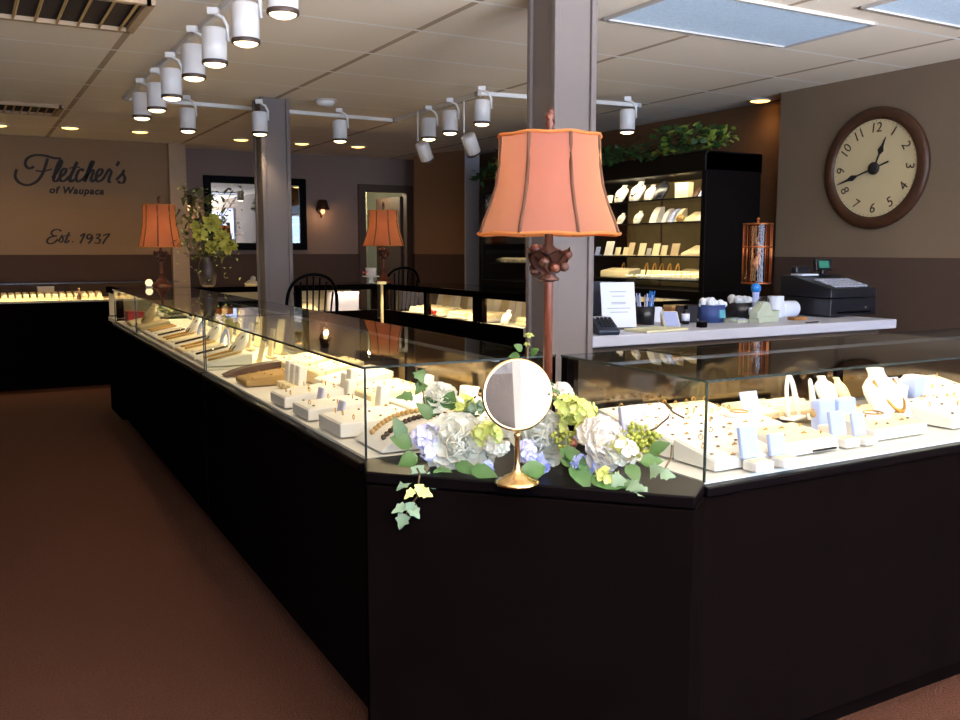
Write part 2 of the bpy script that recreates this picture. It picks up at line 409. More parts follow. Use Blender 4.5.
# ------------------------------------------------------------------ ceiling fittings
def troffer(loc, sx, sy, label):
    t = thing('ceiling_light_panel', label, 'ceiling light', (loc[0], loc[1], ZC), group='fluorescent ceiling panels')
    b = MB()
    for s_ in (-1, 1):
        b.box((s_*sx/2, 0, -.008), (.016, sy+.016, .016)); b.box((0, s_*sy/2, -.008), (sx, .016, .016))
    b.build('frame', M['grid'], t)
    lm = mat('prismatic_lens', (188, 205, 222), .3, emit=(120, 160, 205), estr=.33, bump=.9, nscale=160, noise=.25)  # faint blue emission imitates daylight reflected by the unlit lens
    n2 = lm.node_tree; vo = n2.nodes.new('ShaderNodeTexVoronoi'); vo.inputs['Scale'].default_value = 42
    tc = n2.nodes.new('ShaderNodeTexCoord'); n2.links.new(tc.outputs['Object'], vo.inputs['Vector'])
    rp = n2.nodes.new('ShaderNodeMix'); rp.data_type = 'RGBA'; rp.inputs['A'].default_value = srgb(160, 195, 228); rp.inputs['B'].default_value = srgb(92, 128, 165)
    n2.links.new(vo.outputs['Distance'], rp.inputs['Factor']); n2.links.new(rp.outputs['Result'], n2.nodes['Principled BSDF'].inputs['Emission Color'])
    MB().box((0, 0, -.004), (sx-.02, sy-.02, .008)).build('prismatic_lens', lm, t)
    return t
troffer((3.555, 3.55), 1.28, .6, 'bluish prismatic ceiling light panel wholly in view above the wall clock side')
troffer((4.5, 2.75), 1.28, .62, 'bluish prismatic ceiling light panel cut off by the top of the picture')
def vent(px, py, sx, sy, label):
    c = at_z(px, py, ZC); t = thing('ceiling_vent', label, 'vent', (c.x, c.y, ZC), group='ceiling vents')
    b = MB()
    for s_ in (-1, 1): b.box((s_*sx/2, 0, -.01), (.04, sy+.04, .03)); b.box((0, s_*sy/2, -.01), (sx, .04, .03))
    b.build('frame', M['pale_trim'], t)
    MB().box((0, 0, -.002), (sx, sy, .004)).build('dark_core', mat('vent_dark', (40, 26, 18), .9), t)
    b = MB(); n = 9
    for i in range(n): b.box((-sx/2+sx*(i+.5)/n, 0, -.012), (.012, sy, .028), ry=.5)
    b.build('louvers', mat('vent_blade', (196, 166, 112), .6), t)
vent(40, 3, .9, .62, 'large louvered ceiling vent cut off by the top left corner of the picture')
vent(22, 107, .55, .5, 'small dark louvered ceiling vent above the wall lettering')
c = at_z(325, 100, ZC); t = thing('smoke_detector', 'round white smoke detector on the ceiling tiles beside the slim column', 'smoke detector', (c.x, c.y, ZC))
MB().lathe([(.075, 0), (.075, -.02), (.055, -.045), (0, -.05)], 24).build('housing', M['white_metal'], t); MB().lathe([(.09, 0), (.09, -.008), (.07, -.012), (.07, 0)], 24).build('mounting_plate', M['grid'], t)
rec = [(-2, 124.5), (70, 127), (140, 131), (302, 143), (358, 146), (241, 139), (765, 100)]
rl = ['recessed ceiling downlight cut off by the left edge of the picture', 'recessed ceiling downlight straight above the wall lettering', 'recessed ceiling downlight between the lettering and the pale pilaster', 'recessed ceiling downlight just right of the slim column above the framed mirror', 'recessed ceiling downlight nearest the doorway', 'recessed ceiling downlight half hidden beside the slim column left edge', 'recessed ceiling downlight beside the black display cabinet and the clock wall']
for (px, py), l in zip(rec, rl):
    c = at_z(px, py, ZC)
    if px == 765: c = V(5.53, 5.3, ZC)
    t = thing('recessed_downlight', l, 'ceiling light', (c.x, c.y, ZC), group='recessed downlights')
    MB().torus((0, 0, 0), .085, .014).build('trim_ring', M['grid'], t); MB().lathe([(.08, -.004), (.07, -.014), (.04, -.02), (0, -.022)], 24).build('lens', M['downlight'], t)
    lamp_obj('downlight_lamp', 'SPOT', (c.x, c.y, ZC-.03), 16 if px != 765 else 4, (1, .62, .3), spot_size=2.4, spot_blend=.8, shadow_soft_size=.06)
# ceiling tracks and their heads
ZT = ZC-.03
def track(name, a, b_, label):
    a, b_ = V(*a), V(*b_); L = (b_-a).length; ang = math.atan2(b_.y-a.y, b_.x-a.x)
    t = thing(name, label, 'light track', ((a.x+b_.x)/2, (a.y+b_.y)/2, ZC), ang, group='white ceiling light tracks')
    MB().box((0, 0, -.015), (L, .036, .03)).build('rail', M['white_metal'], t, .003)
    [MB().box((s_*L/2, 0, -.016), (.03, .042, .034)).build('end_cap', M['grid'], t) for s_ in (-1, 1)]
track('light_track', (1.17, 7.56), (1.17, 2.3), 'long white ceiling track running back along the left showcases')
track('light_track', (1.2, 7.58), (3.47, 7.68), 'white ceiling track crossing behind the slim column')
track('light_track', (3.46, 7.64), (3.44, 6.1), 'short white ceiling track running back between the two columns')
track('light_track', (3.42, 6.06), (4.82, 5.92), 'white ceiling track crossing behind the large lamp shade')
def head_proto():
    t = thing('track_light_head', 'x', 'track light')
    b = MB(); b.box((0, 0, -.02), (.05, .032, .03)); b.tube([(0, 0, -.03), (.045, 0, -.05), (.066, 0, -.09), (.066, 0, -.16)], .009, 6); b.build('bracket', M['white_metal'], t)
    hb = MB(); hb.lathe([(.0, -.10), (.05, -.098), (.058, -.106), (.058, -.262), (.054, -.262), (.054, -.25)], 24); h_ = hb.build('housing', M['white_metal'], t)
    MB().lathe([(.059, -.247), (.0605, -.25), (.0605, -.262), (.059, -.265), (.053, -.265), (.053, -.25)], 24, cap=False).build('rim', M['dark_ring'], t)
    MB().lathe([(.052, -.258), (.048, -.268), (.03, -.276), (0, -.279)], 24).build('lens', M['lens'], t)
    return t
hp = head_proto(); used = [0]
def head(px, py, label, spot=20, size=1, tilt=None, rail_z=ZT):
    c = at_z(px, py, rail_z-.262*size)
    if used[0] == 0: o = hp; used[0] = 1; o['label'] = label
    else: o = dup(hp, (0, 0, 0), 0, label)
    o['group'] = 'white track light heads'; o.location = (c.x, c.y, rail_z); o.rotation_euler = (0, 0, -YAW+math.atan2(c.x, c.y)*0)
    o.scale = (size, size, size)
    tgt = V(c.x, c.y, 0)
    if tilt: o.rotation_euler = tilt
    d = o.rotation_euler.to_matrix() @ V(0, 0, -1)
    lamp_obj('track_spot', 'SPOT', V(c.x, c.y, rail_z)+d*.285*size, spot, (1, .74, .46), spot_size=1.5, spot_blend=.7, shadow_soft_size=.045, target=V(c.x, c.y, rail_z)+d*2)
hl = ['white track head at the far end of the long left track', 'second white track head from the far end of the long left track', 'third white track head from the far end of the long left track', 'fourth white track head from the far end of the long left track', 'fifth white track head from the far end of the long left track, tilted outward', 'sixth white track head from the far end of the long left track', 'white track head nearest the viewer, cut by the top of the picture']
for (x, y), l in zip([(142, 118), (157, 110), (172, 98), (194, 78), (215, 64), (246, 43), (283, 14)], hl): head(x, y, l)
head(188, 131, 'white track head alone on the cross track left of the slim column')
head(260, 134, 'white track head mostly hidden behind the slim column')
head(340, 141, 'white track head just right of the slim column by the smoke detector')
head(429, 139, 'far upright white track head on the short track between the columns')
head(450, 133, 'middle upright white track head on the short track between the columns')
head(482, 124, 'near upright white track head above the shade of the large lamp')
head(627, 132, 'white track head right of the big column in front of the dark cabinet')
def tilted(px, py, rz, label):
    c = at_z(px, py, 2.16); h = ZT-2.16
    o = dup(hp, (c.x, c.y, 2.16+.16), 0, label, 'white track light heads')
    o.rotation_euler = (0.6*math.cos(rz), .6*math.sin(rz), rz); o.rotation_euler = Euler((0, -.6, rz))
    br = [q for q in o.children if q.name.startswith('bracket')][0]; bpy.data.objects.remove(br)
    R = o.rotation_euler.to_matrix().transposed()
    MB().tube([R @ V(0, 0, -.07), R @ V(0, 0, ZC-.03-2.32)], .008, 6).build('stem', M['white_metal'], o)
tilted(418, 152, .55, 'tilted white spotlight hanging in front of the brown partition, lens turned down right')
tilted(464, 145, .5, 'tilted white spotlight hanging by the left edge of the large lamp shade')
# ------------------------------------------------------------------ showcases
ZB, ZD, ZTOP = .795, .80, 1.046
DEPTH = .6
def showcase(label, loc, rz, L, energy, color, ends=(True, True), rear=True, group=None):
    t = thing('glass_showcase', label, 'showcase', loc, rz, group)
    MB().box((L/2, DEPTH/2+.03, .05), (L-.01, DEPTH-.1, .1)).build('toe_kick', M['black'], t)
    MB().box((L/2, DEPTH/2, .10+(ZB-.13)/2), (L-.006, DEPTH, ZB-.13)).build('base_cabinet', M['black'], t, .003)
    MB().box((L/2, DEPTH/2-.006, ZB-.0175), (L, DEPTH+.014, .025)).build('base_rim', M['black_gloss'], t, .004)
    MB().box((L/2, DEPTH/2, ZB-.002), (L-.03, DEPTH-.03, .01)).build('display_deck', M['deck'], t)
    g = M['glass']; e = .008
    MB().quad((e, e, ZB), (L-e, e, ZB), (L-e, e, ZTOP), (e, e, ZTOP)).build('front_glass', g, t)
    MB().quad((0, 0, ZTOP), (L, 0, ZTOP), (L, DEPTH, ZTOP), (0, DEPTH, ZTOP)).build('top_glass', M['glass_top'], t)
    for k, (x, w) in enumerate(((e, ends[0]), (L-e, ends[1]))):
        if w: MB().quad((x, e, ZB), (x, DEPTH-e, ZB), (x, DEPTH-e, ZTOP), (x, e, ZTOP)).build('end_glass', g, t)
    b = MB(); b.box((L/2, 0, ZTOP-.003), (L, .005, .006)); b.box((0, DEPTH/2, ZTOP-.003), (.005, DEPTH, .006)); b.box((L, DEPTH/2, ZTOP-.003), (.005, DEPTH, .006)); b.box((L/2, DEPTH, ZTOP-.003), (L, .005, .006))
    b.build('top_edge', M['glass_edge'], t)
    for x in (e, L-e): MB().box((x, e, (ZB+ZTOP)/2), (.005, .005, ZTOP-ZB-.004)).build('corner_edge', M['glass_edge'], t)
    # light channel tucked under the front edge of the top
    MB().box((L/2, .42, ZTOP-.010), (L-.06, .016, .008)).build('light_channel', M['alu'], t)
    for y_, k_ in ((.10, .05), (.42, .95)):
        lo = lamp_obj('case_light', 'AREA', (L/2, y_, ZTOP-.018), energy*L*k_, color, shape='RECTANGLE', size=L*.95, size_y=.014)
        lo.parent = t; lo.rotation_euler = Vector((0, .25 if y_ < .2 else -.2, -1)).to_track_quat('-Z', 'Y').to_euler()
    if rear:
        for k in range(2):
            d = MB().box((L*(.25+.5*k), DEPTH-.02-.012*k, (ZB+ZTOP)/2+.012), (L/2-.02, .006, ZTOP-ZB-.035)).build('rear_door', M['rear_mirror'], t)
        b = MB(); b.box((L/2, DEPTH-.03, ZB+.012), (L-.02, .04, .018)); b.build('door_track', M['alu'], t)
        for x in (.02, L/2, L-.02): MB().box((x, DEPTH-.015, (ZB+ZTOP)/2), (.04, .03, ZTOP-ZB-.008)).build('rear_post', M['black'], t)
    return t
AL = -.0216
LX, LY = .90, 2.21
def run(v, u=0): return V(LX+math.sin(.0216)*v+math.cos(.0216)*u, LY+math.cos(.0216)*v-math.sin(.0216)*u, 0)
warm = (1, .80, .46); cool = (1, .86, .62)
segs = [(0, 2.03, 'long left glass showcase with black base nearest the viewer', 4.6), (2.05, 4.22, 'middle left glass showcase, second back from the viewer', 6), (4.24, 5.40, 'farthest of the glass showcases in the long left row', 5)]
for v0, v1, l, en in segs:
    p0 = run(v1); showcase(l, (p0.x, p0.y, 0), -PI/2+AL, v1-v0, en, warm, group='left row of showcases')
# bright lit seam glass between the first two cases
showcase('right glass showcase with black base, brightly lit, running off the picture', (1.51, 1.582, 0), 0, 2.35, 2.7, cool)
# corner ledge cabinet
LA, LB = (.845, 2.065), (1.395, 1.487)
t = thing('corner_cabinet', 'black angled corner cabinet with a low ledge joining the left and right showcases', 'cabinet')
poly = [LA, LB, (1.504, 1.572), (1.504, 2.19), (1.49, 2.19), (.895, 2.2)]
def shrink(k): 
    cx, cy = 1.3, 1.95; return [(cx+(x-cx)*k, cy+(y-cy)*k) for x, y in poly]
MB().prism(poly, .02, .770).build('angled_panel', M['black'], t, .003)
MB().prism(poly, .774, .803).build('ledge_top', M['black_gloss'], t, .004)
ZL = .803
# framed back cases (black posts, lit windows)
def framed_case(label, loc, rz, L, bays, energy):
    t = thing('framed_showcase', label, 'showcase', loc, rz, 'black framed back showcases'); D = .6
    MB().box((L/2, D/2, .38), (L, D, .76)).build('base_cabinet', M['black'], t, .003)
    MB().box((L/2, D/2, ZB-.02), (L-.02, D-.02, .03)).build('display_deck', M['deck'], t)
    b = MB(); b.box((L/2, .02, ZTOP-.026), (L, .04, .046)); b.box((L/2, D-.02, ZTOP-.026), (L, .04, .046)); b.box((.02, D/2, ZTOP-.026), (.04, D-.08, .046)); b.box((L-.02, D/2, ZTOP-.026), (.04, D-.08, .046)); b.box((L/2, .02, .785), (L, .04, .05))
    b.build('top_frame', M['black'], t, .003)
    for i in range(bays+1):
        MB().box((.025+(L-.05)*i/bays, .022, (ZB+ZTOP)/2), (.05, .044, ZTOP-ZB-.04)).build('post', M['black'], t)
    for i in range(bays):
        x0, x1 = .05+(L-.05)*i/bays, (L-.05)*(i+1)/bays
        MB().quad((x0, .015, .81), (x1, .015, .81), (x1, .015, ZTOP-.05), (x0, .015, ZTOP-.05)).build('window_pane', M['glass'], t)
    MB().quad((.04, .04, ZTOP-.002), (L-.04, .04, ZTOP-.002), (L-.04, D-.04, ZTOP-.002), (.04, D-.04, ZTOP-.002)).build('top_glass', M['glass_top'], t)
    MB().box((L/2, D-.012, (ZB+ZTOP)/2-.02), (L-.04, .008, ZTOP-ZB-.05)).build('back_panel', M['cream'], t)
    lo = lamp_obj('case_light', 'AREA', (L/2, .07, ZTOP-.03), energy, (1, .78, .46), shape='RECTANGLE', size=L-.1, size_y=.02); lo.parent = t; lo.rotation_euler = (-.5, 0, 0)
    return t
framed_case('black framed lit showcase along the back, behind the slim column and the spindle chair', (1.05, 7.66, 0), 0, 2.22, 3, 20)
framed_case('black framed lit showcase with two windows, left of the large lamp stem', (3.33, 7.66, 0), -PI/2, 1.72, 2, 18)
framed_case('black framed lit showcase partly hidden by the big column', (3.33, 5.9, 0), -PI/2, 1.7, 1, 18)
# low far case under the lettering
t = thing('far_showcase', 'black low showcase with a bright display strip under the wall lettering', 'showcase', (-2.95, 9.78, 0))
MB().box((2.45, .33, .42), (4.9, .66, .84)).build('base_cabinet', M['black'], t, .004)
MB().box((2.45, .33, .85), (4.86, .62, .02)).build('display_deck', M['cream'], t)
MB().quad((0, .01, .86), (4.9, .01, .86), (4.9, .01, 1.03), (0, .01, 1.03)).build('front_glass', M['glass'], t)
MB().quad((0, 0, 1.03), (4.9, 0, 1.03), (4.9, .66, 1.03), (0, .66, 1.03)).build('top_glass', M['glass_top'], t)
b = MB(); b.box((2.45, .0, 1.028), (4.9, .008, .008)); b.build('top_edge', M['glass_edge'], t)
lo = lamp_obj('case_light', 'AREA', (3.2, .05, 1.01), 16, warm, shape='RECTANGLE', size=3.2, size_y=.02); lo.parent = t; lo.rotation_euler = (-.5, 0, 0)

# ------------------------------------------------------------------ wall clock
cl = at_x(875.5, 168.5, 5.415); R = .405
t = thing('wall_clock', 'large round dark wood clock with cream dial on the right wall', 'clock', (5.415, cl.y, cl.z), -PI/2)
# local: x along wall (to viewer's right), z up, -y out of the wall
FW = Matrix.Rotation(PI/2, 4, 'X')
MB().lathe([(R, 0), (R, .02), (R-.012, .03), (R-.035, .036), (R-.06, .034), (R-.078, .026), (R-.085, .0)], 64, FW).build('frame', M['clock_frame'], t)
MB().disc(R-.08, .014, 64, FW).build('dial', M['clock_face'], t)
def text_obj(body, size, loc, m, parent, name, rot=(PI/2, 0, 0), align='CENTER', shear=0, ext=.0008, ay='CENTER', space=1.0, bold=0):
    c = bpy.data.curves.new(name, 'FONT'); c.body = body; c.size = size; c.align_x = align; c.align_y = ay; c.space_character = space; c.extrude = ext; c.offset = bold; c.shear = shear
    c.materials.append(m); tmp = bpy.data.objects.new(name, c); COL.objects.link(tmp); bpy.context.view_layer.update()
    me = bpy.data.meshes.new_from_object(tmp.evaluated_get(bpy.context.evaluated_depsgraph_get())); bpy.data.objects.remove(tmp)
    o = bpy.data.objects.new(name, me); COL.objects.link(o); o.parent = parent; o.location = loc; o.rotation_euler = rot; return o
for n in range(1, 13):
    a = n*PI/6; rr = R-.138
    text_obj(str(n), .092, (math.sin(a)*rr, -.0155, math.cos(a)*rr), M['brown'], t, 'numeral', bold=0, rot=(PI/2, a if n not in (4, 5, 6, 7, 8) else a+PI, 0), shear=.1)
def hand(name, ang, L, tail, w, y):
    b = MB(); pts = [(-w*.35, -tail), (w*.35, -tail), (w*.3, L*.45), (w*1.3, L*.58), (w*.5, L*.72), (.002, L), (-.002, L), (-w*.5, L*.72), (-w*1.3, L*.58), (-w*.3, L*.45)]
    ca, sa = math.cos(ang), math.sin(ang)
    b.prism([(x*ca+z*sa, -x*sa+z*ca) for x, z in pts], 0, .003)
    o = b.build(name, M['ink'], t); o.rotation_euler = (PI/2, 0, 0); o.location = (0, y, 0); return o
hand('hour_hand', math.radians(22), .215, .04, .018, -.018); hand('minute_hand', math.radians(252), .30, .12, .016, -.022)
MB().lathe([(.042, .015), (.042, .026), (.03, .03), (0, .031)], 24, FW).build('hub', M['ink'], t)
b = MB()
for n in range(60):
    a = n*PI/30; b.box((math.sin(a)*(R-.092), -.0152, math.cos(a)*(R-.092)), (.002, .001, .008), ry=a)
b.build('minute_track', M['ink'], t)

# ------------------------------------------------------------------ framed wall mirror, sconces
p0, p1 = at_y(203, 175, 10.98), at_y(307, 250, 10.98)
t = thing('framed_mirror', 'large black framed mirror reflecting the shop front on the back wall', 'mirror', ((p0.x+p1.x)/2, 10.995, (p0.z+p1.z)/2))
w, h = p1.x-p0.x, p0.z-p1.z
b = MB(); fw = .085
for s_ in (-1, 1): b.box((s_*(w/2-fw/2), -.02, 0), (fw, .04, h)); b.box((0, -.02, s_*(h/2-fw/2)), (w-2*fw, .04, fw))
b.build('frame', M['black_gloss'], t, .008)
MB().box((0, -.012, 0), (w-2*fw+.02, .006, h-2*fw+.02)).build('mirror_glass', M['mirror'], t)
def sconce(px, py, label):
    c = at_y(px, py, 11.0); t = thing('wall_sconce', label, 'wall light', (c.x, 11.005, c.z), group='small wall sconces')
    MB().lathe([(.05, 0), (.05, .012), (.03, .02), (0, .022)], 16, FW).build('backplate', M['bronze'], t)
    b = MB(); b.tube([(0, -.015, -.04), (0, -.06, -.09), (0, -.1, -.08), (0, -.105, -.02)], .008, 6); b.build('arm', M['bronze'], t)
    MB().ball((0, -.105, -.02), .028, 12, (1, 1, 1.3)).build('bulb', emit_mat('sconce_bulb', (255, 210, 150), 1.6), t)
    MB().lathe([(.085, 0), (.05, .12), (.045, .12), (.08, 0)], 16, cap=False, m=Matrix.Translation((0, -.105, .0))).build('shade', M['bronze'], t)
    lamp_obj('sconce_lamp', 'POINT', (c.x, 10.87, c.z-.07), 1.6, (1, .6, .3), shadow_soft_size=.03)
sconce(320, 210, 'small bronze sconce on the back wall between the framed mirror and the doorway')
sconce(186, 206, 'small bronze sconce half hidden behind the tall yellow bouquet')

# ------------------------------------------------------------------ wall lettering (hand drawn brush strokes)
YS = 10.655
def sp(zx, zy):   # drawing coordinates of the lettering -> point on the wall
    return at_y(5+zx*140/960, 148+zy*105/720, YS)
def catmull(P, n=8):
    out = []; P = [P[0]]+list(P)+[P[-1]]
    for i in range(1, len(P)-2):
        for k in range(n):
            u = k/n; a, b_, c, d = (Vector(q) for q in P[i-1:i+3])
            out.append(.5*((2*b_)+(-a+c)*u+(2*a-5*b_+4*c-d)*u*u+(-a+3*b_-3*c+d)*u**3))
    out.append(Vector(P[-2])); return out
def stroke(mb, pts, w0, w1=None, n=8):
    P = catmull([(x, y, 0) for x, y in pts], n); w1 = w0 if w1 is None else w1; N = len(P); prev = None
    for i, q in enumerate(P):
        d = P[min(i+1, N-1)]-P[max(i-1, 0)]; d.normalize()
        # thick on downstrokes, thin on cross strokes like a pointed brush
        w = (w1+(w0-w1)*abs(d.y))*.5; nn = V(-d.y, d.x, 0)
        a, b_ = sp(*(q+nn*w).xy), sp(*(q-nn*w).xy)
        a.y -= .002; b_.y -= .002
        va, vb = mb.bm.verts.new(a), mb.bm.verts.new(b_)
        if prev: mb.bm.faces.new((prev[0], prev[1], vb, va))
        prev = (va, vb)
sg = thing('wall_lettering', 'dark brush script sign lettering painted on the tan far wall', 'sign', (0, 0, 0))
b = MB(); T, K = 24, 10
stroke(b, [(200, 128), (165, 140), (140, 115), (150, 75), (200, 50), (270, 52), (330, 68), (385, 72)], 22, 14)
stroke(b, [(292, 72), (275, 130), (250, 190), (210, 235), (150, 255), (95, 235), (70, 195), (80, 145)], 22, 14)
stroke(b, [(210, 155), (260, 160), (322, 145)], 12, 10)
stroke(b, [(325, 205), (365, 150), (388, 100), (380, 85), (360, 120), (338, 190), (335, 222), (352, 228), (375, 205)], T, K)      # l
stroke(b, [(370, 205), (405, 180), (420, 150), (405, 142), (385, 165), (376, 205), (388, 228), (415, 220), (440, 195)], T-2, K)      # e
stroke(b, [(495, 95), (470, 150), (445, 205), (452, 230), (480, 215)], T+2, K); stroke(b, [(438, 140), (475, 132), (515, 132)], 8, 8)   # t
stroke(b, [(535, 160), (528, 145), (505, 158), (488, 200), (498, 230), (530, 215), (550, 195)], T-2, K)                                 # c
stroke(b, [(550, 195), (585, 140), (605, 100), (595, 95), (572, 150), (545, 232)], T, K); stroke(b, [(552, 215), (580, 165), (602, 150), (604, 170), (590, 210), (598, 230), (622, 212)], T-2, K)   # h
stroke(b, [(622, 205), (655, 182), (668, 155), (652, 145), (632, 168), (624, 208), (638, 230), (668, 215), (690, 185)], T-2, K)         # e
stroke(b, [(690, 185), (712, 150), (728, 165), (715, 205), (712, 230), (728, 236)], T-2, K); stroke(b, [(705, 150), (722, 140)], 12, 10) # r
stroke(b, [(782, 92), (774, 108), (764, 122)], 22, 10)                                                                                 # apostrophe
stroke(b, [(762, 220), (800, 180), (818, 152), (808, 175), (822, 205), (812, 236), (785, 238), (778, 225)], T-2, K)                     # s
b.build('name_line', M['sign_ink'], sg)
def wall_text(body, zx, zy, h, shear, name, space=1.0):
    q = sp(zx, zy); o = text_obj(body, h, (q.x, YS-.002, q.z), M['sign_ink'], sg, name, align='LEFT', shear=shear, ay='BOTTOM_BASELINE', space=space, bold=.004); return o
wall_text('of Waupaca', 302, 308, .098, .25, 'town_line', 1.13)
b = MB(); T2 = 15
stroke(b, [(385, 572), (370, 560), (335, 562), (318, 585), (335, 602), (358, 602)], T2, 8); stroke(b, [(350, 602), (310, 612), (288, 635), (300, 655), (335, 650), (362, 625)], T2, 8)   # E
stroke(b, [(365, 640), (385, 610), (392, 600), (398, 625), (388, 645), (370, 642)], T2-2, 7)   # s
stroke(b, [(440, 578), (425, 615), (412, 645), (425, 648), (440, 632)], T2, 7); stroke(b, [(405, 604), (450, 598)], 7, 7)   # t
stroke(b, [(462, 640), (466, 646)], 12, 12)
stroke(b, [(515, 605), (545, 588), (530, 625), (515, 655)], T2, 7)                                                     # 1
stroke(b, [(598, 600), (575, 592), (562, 612), (575, 625), (598, 605), (592, 632), (570, 655)], T2, 7)                 # 9
stroke(b, [(622, 598), (648, 590), (648, 605), (630, 618), (652, 628), (642, 652), (612, 650)], T2-1, 7)               # 3
stroke(b, [(672, 600), (715, 590), (692, 622), (668, 658)], T2, 8)                                                      # 7
b.build('date_line', M['sign_ink'], sg)
# ------------------------------------------------------------------ service counter and what stands on it
ZK = .94; KY = 3.50
kx1 = at_y(897, 320, KY).x
t = thing('service_counter', 'pale laminate service counter behind the right showcase, holding the cash register', 'counter', (2.60, KY, 0))
L = kx1-2.60
MB().box((L/2, .31, ZK-.0275), (L, .62, .055)).build('worktop', M['laminate'], t, .006)
MB().box((L/2-.02, .34, (ZK-.055)/2), (L-.1, .54, ZK-.055)).build('base_panel', M['taupe'], t)
def kp(px, py, dz=0):
    q = at_z(px, py, ZK+dz); y = min(max(q.y, KY+.05), KY+.48); q2 = at_y(px, py, y); return (q2.x, y, ZK)
# cash register
q = at_z(830, 318, ZK); W_, D_ = .42, .40
t = thing('cash_register', 'black electronic cash register with sloped keyboard at the right end of the counter', 'cash register', (q.x, max(q.y, KY+.03), ZK))
MB().box((W_/2, D_/2, .062), (W_, D_, .105)).build('cash_drawer', M['black_plastic'], t, .006)
b = MB(); b.wedge([(.0, .12), (.0, .175), (.05, .185), (.25, .235), (.30, .25), (D_, .25), (D_, .12)], .0, W_); b.build('body', M['black_plastic'], t, .006)
kb = MB()
for r_ in range(4):
    for c_ in range(9):
        y = .06+r_*.042; kb.box((.10+c_*.034, y, .190+r_*.0105), (.027, .032, .012), rx=.24)
kb.build('keyboard', M['keypad'], t)
MB().box((.12, .31, .253), (.15, .09, .012)).build('receipt_paper', M['paper'], t)
b = MB(); b.tube([(.27, .30, .25), (.27, .30, .29)], .016, 8); b.box((.27, .30, .315), (.15, .03, .075), rx=-.2); ds = b.build('display_pole', M['black_plastic'], t, .004)
MB().box((.265, .283, .318), (.085, .006, .045), rx=-.2).build('display_screen', M['screen_green'], ds)
b = MB(); b.box((.10, .33, .285), (.13, .05, .045)); b.build('customer_display', M['black_plastic'], t, .012)
MB().cyl((0, 0, 0), .009, .008, 12, Matrix.Translation((.33, -.0, .055)) @ Matrix.Rotation(PI/2, 4, 'X')).build('lock', M['silver'], t)
b = MB(); b.box((.21, -.003, .03), (.30, .008, .012)); b.build('drawer_handle', M['black_gloss'], t)
# amber tape roll pair
def roll(name, label, loc, lying):
    t = thing(name, label, 'paper roll', loc, 0)
    m = Matrix() if not lying else Matrix.Translation((0, 0, .048)) @ Matrix.Rotation(PI/2, 4, 'Y') @ Matrix.Translation((0, 0, -.09))
    MB().lathe([(.014, 0), (.048, 0), (.05, .004), (.05, .126), (.048, .13), (.014, .13)], 28, m).build('paper', M['paper'], t)
    MB().lathe([(.015, -.001), (.015, .131), (.011, .131), (.011, -.001)], 16, m).build('core', M['cardboard'], t)
roll('paper_roll', 'upright white paper roll beside the tape dispenser', kp(775, 314), False)
x = kp(786, 316); roll('paper_roll', 'white paper roll lying on its side in front of the cash register', (x[0]+.02, x[1]-.01, ZK), True)
t = thing('wood_block', 'small flat brown wood block beside the cash register', 'block', kp(797, 320)); MB().box((0, 0, .009), (.1, .06, .018)).build('block', M['cardboard'], t, .003)
t = thing('ballpoint_pen', 'small dark pen lying at the front of the counter near the register', 'pen', (kp(803, 322)[0], KY+.05, ZK+.004)); MB().tube([(-.06, 0, 0), (.05, .01, 0)], .004, 6).build('barrel', M['black_plastic'], t); MB().tube([(.05, .01, 0), (.065, .0115, 0)], [.004, .001], 6).build('tip', M['silver'], t)
# tape dispenser
t = thing('tape_dispenser', 'pale green desk tape dispenser in front of the upright paper roll', 'tape dispenser', kp(764, 322), .15); t.scale = (1.2, 1.2, 1.2)
MB().wedge([(-.03, 0), (.03, 0), (.03, .03), (-.03, .03)], -.08, .08).build('foot', M['putty'], t, .004)
b = MB(); b.bm.free(); b = MB()
pf = [(-.085, .02), (.085, .02), (.09, .055), (.055, .05), (.03, .05), (.005, .095), (-.035, .1), (-.06, .07), (-.085, .05)]
b.prism(pf, -.025, .025); o = b.build('body', M['putty'], t, .004); o.rotation_euler = (PI/2, 0, 0)
MB().lathe([(.014, -.01), (.036, -.01), (.036, .01), (.014, .01), (.014, -.01)], 24, Matrix.Translation((-.012, 0, .088)) @ Matrix.Rotation(PI/2, 4, 'X')).build('tape_reel', M['clear'], t)
# calculator
t = thing('desk_calculator', 'small cream desk calculator lying left of the tape dispenser', 'calculator', kp(738, 322), .1)
MB().wedge([(-.05, 0), (.05, 0), (.05, .022), (-.05, .012)], -.06, .06).build('case', M['putty'], t, .003)
MB().box((0, .033, .021), (.09, .02, .004), rx=.1).build('display', M['leaf_grey'], t)
b = MB(); [b.box((-.04+.02*i, -.035+.017*j, .0155+.0017*j), (.013, .011, .005)) for i in range(5) for j in range(3)]; b.build('keypad', M['keypad'], t)
# cotton baskets
def cotton(px, py, w, d, h, mbox, label, tagm=None):
    t = thing('cotton_basket', label, 'basket', kp(px, py))
    b = MB(); b.lathe([(w*.42, 0), (w*.5, h), (w*.47, h), (w*.4, .01)], 4 if mbox is M['black_plastic'] else 20, Matrix.Rotation(PI/4, 4, 'Z') if mbox is M['black_plastic'] else None, 1.3 if mbox is M['black_plastic'] else 1, 1); b.build('basket', mbox, t)
    b = MB(); rr = random.Random(px)
    for i in range(16): b.ball((rr.uniform(-w*.4, w*.4), rr.uniform(-w*.3, w*.3), h+rr.uniform(0, .02)), rr.uniform(.018, .028), 8)
    b.build('cotton_filling', M['cotton'], t)
    if tagm: MB().box((.01, -w*.46, h*.5), (w*.28, .012, h*.45), rx=-.12).build('front_label', tagm, t)
cotton(711, 322, .16, .14, .10, M['bluepat'], 'round blue woven basket heaped with white cotton on the counter', M['teal'])
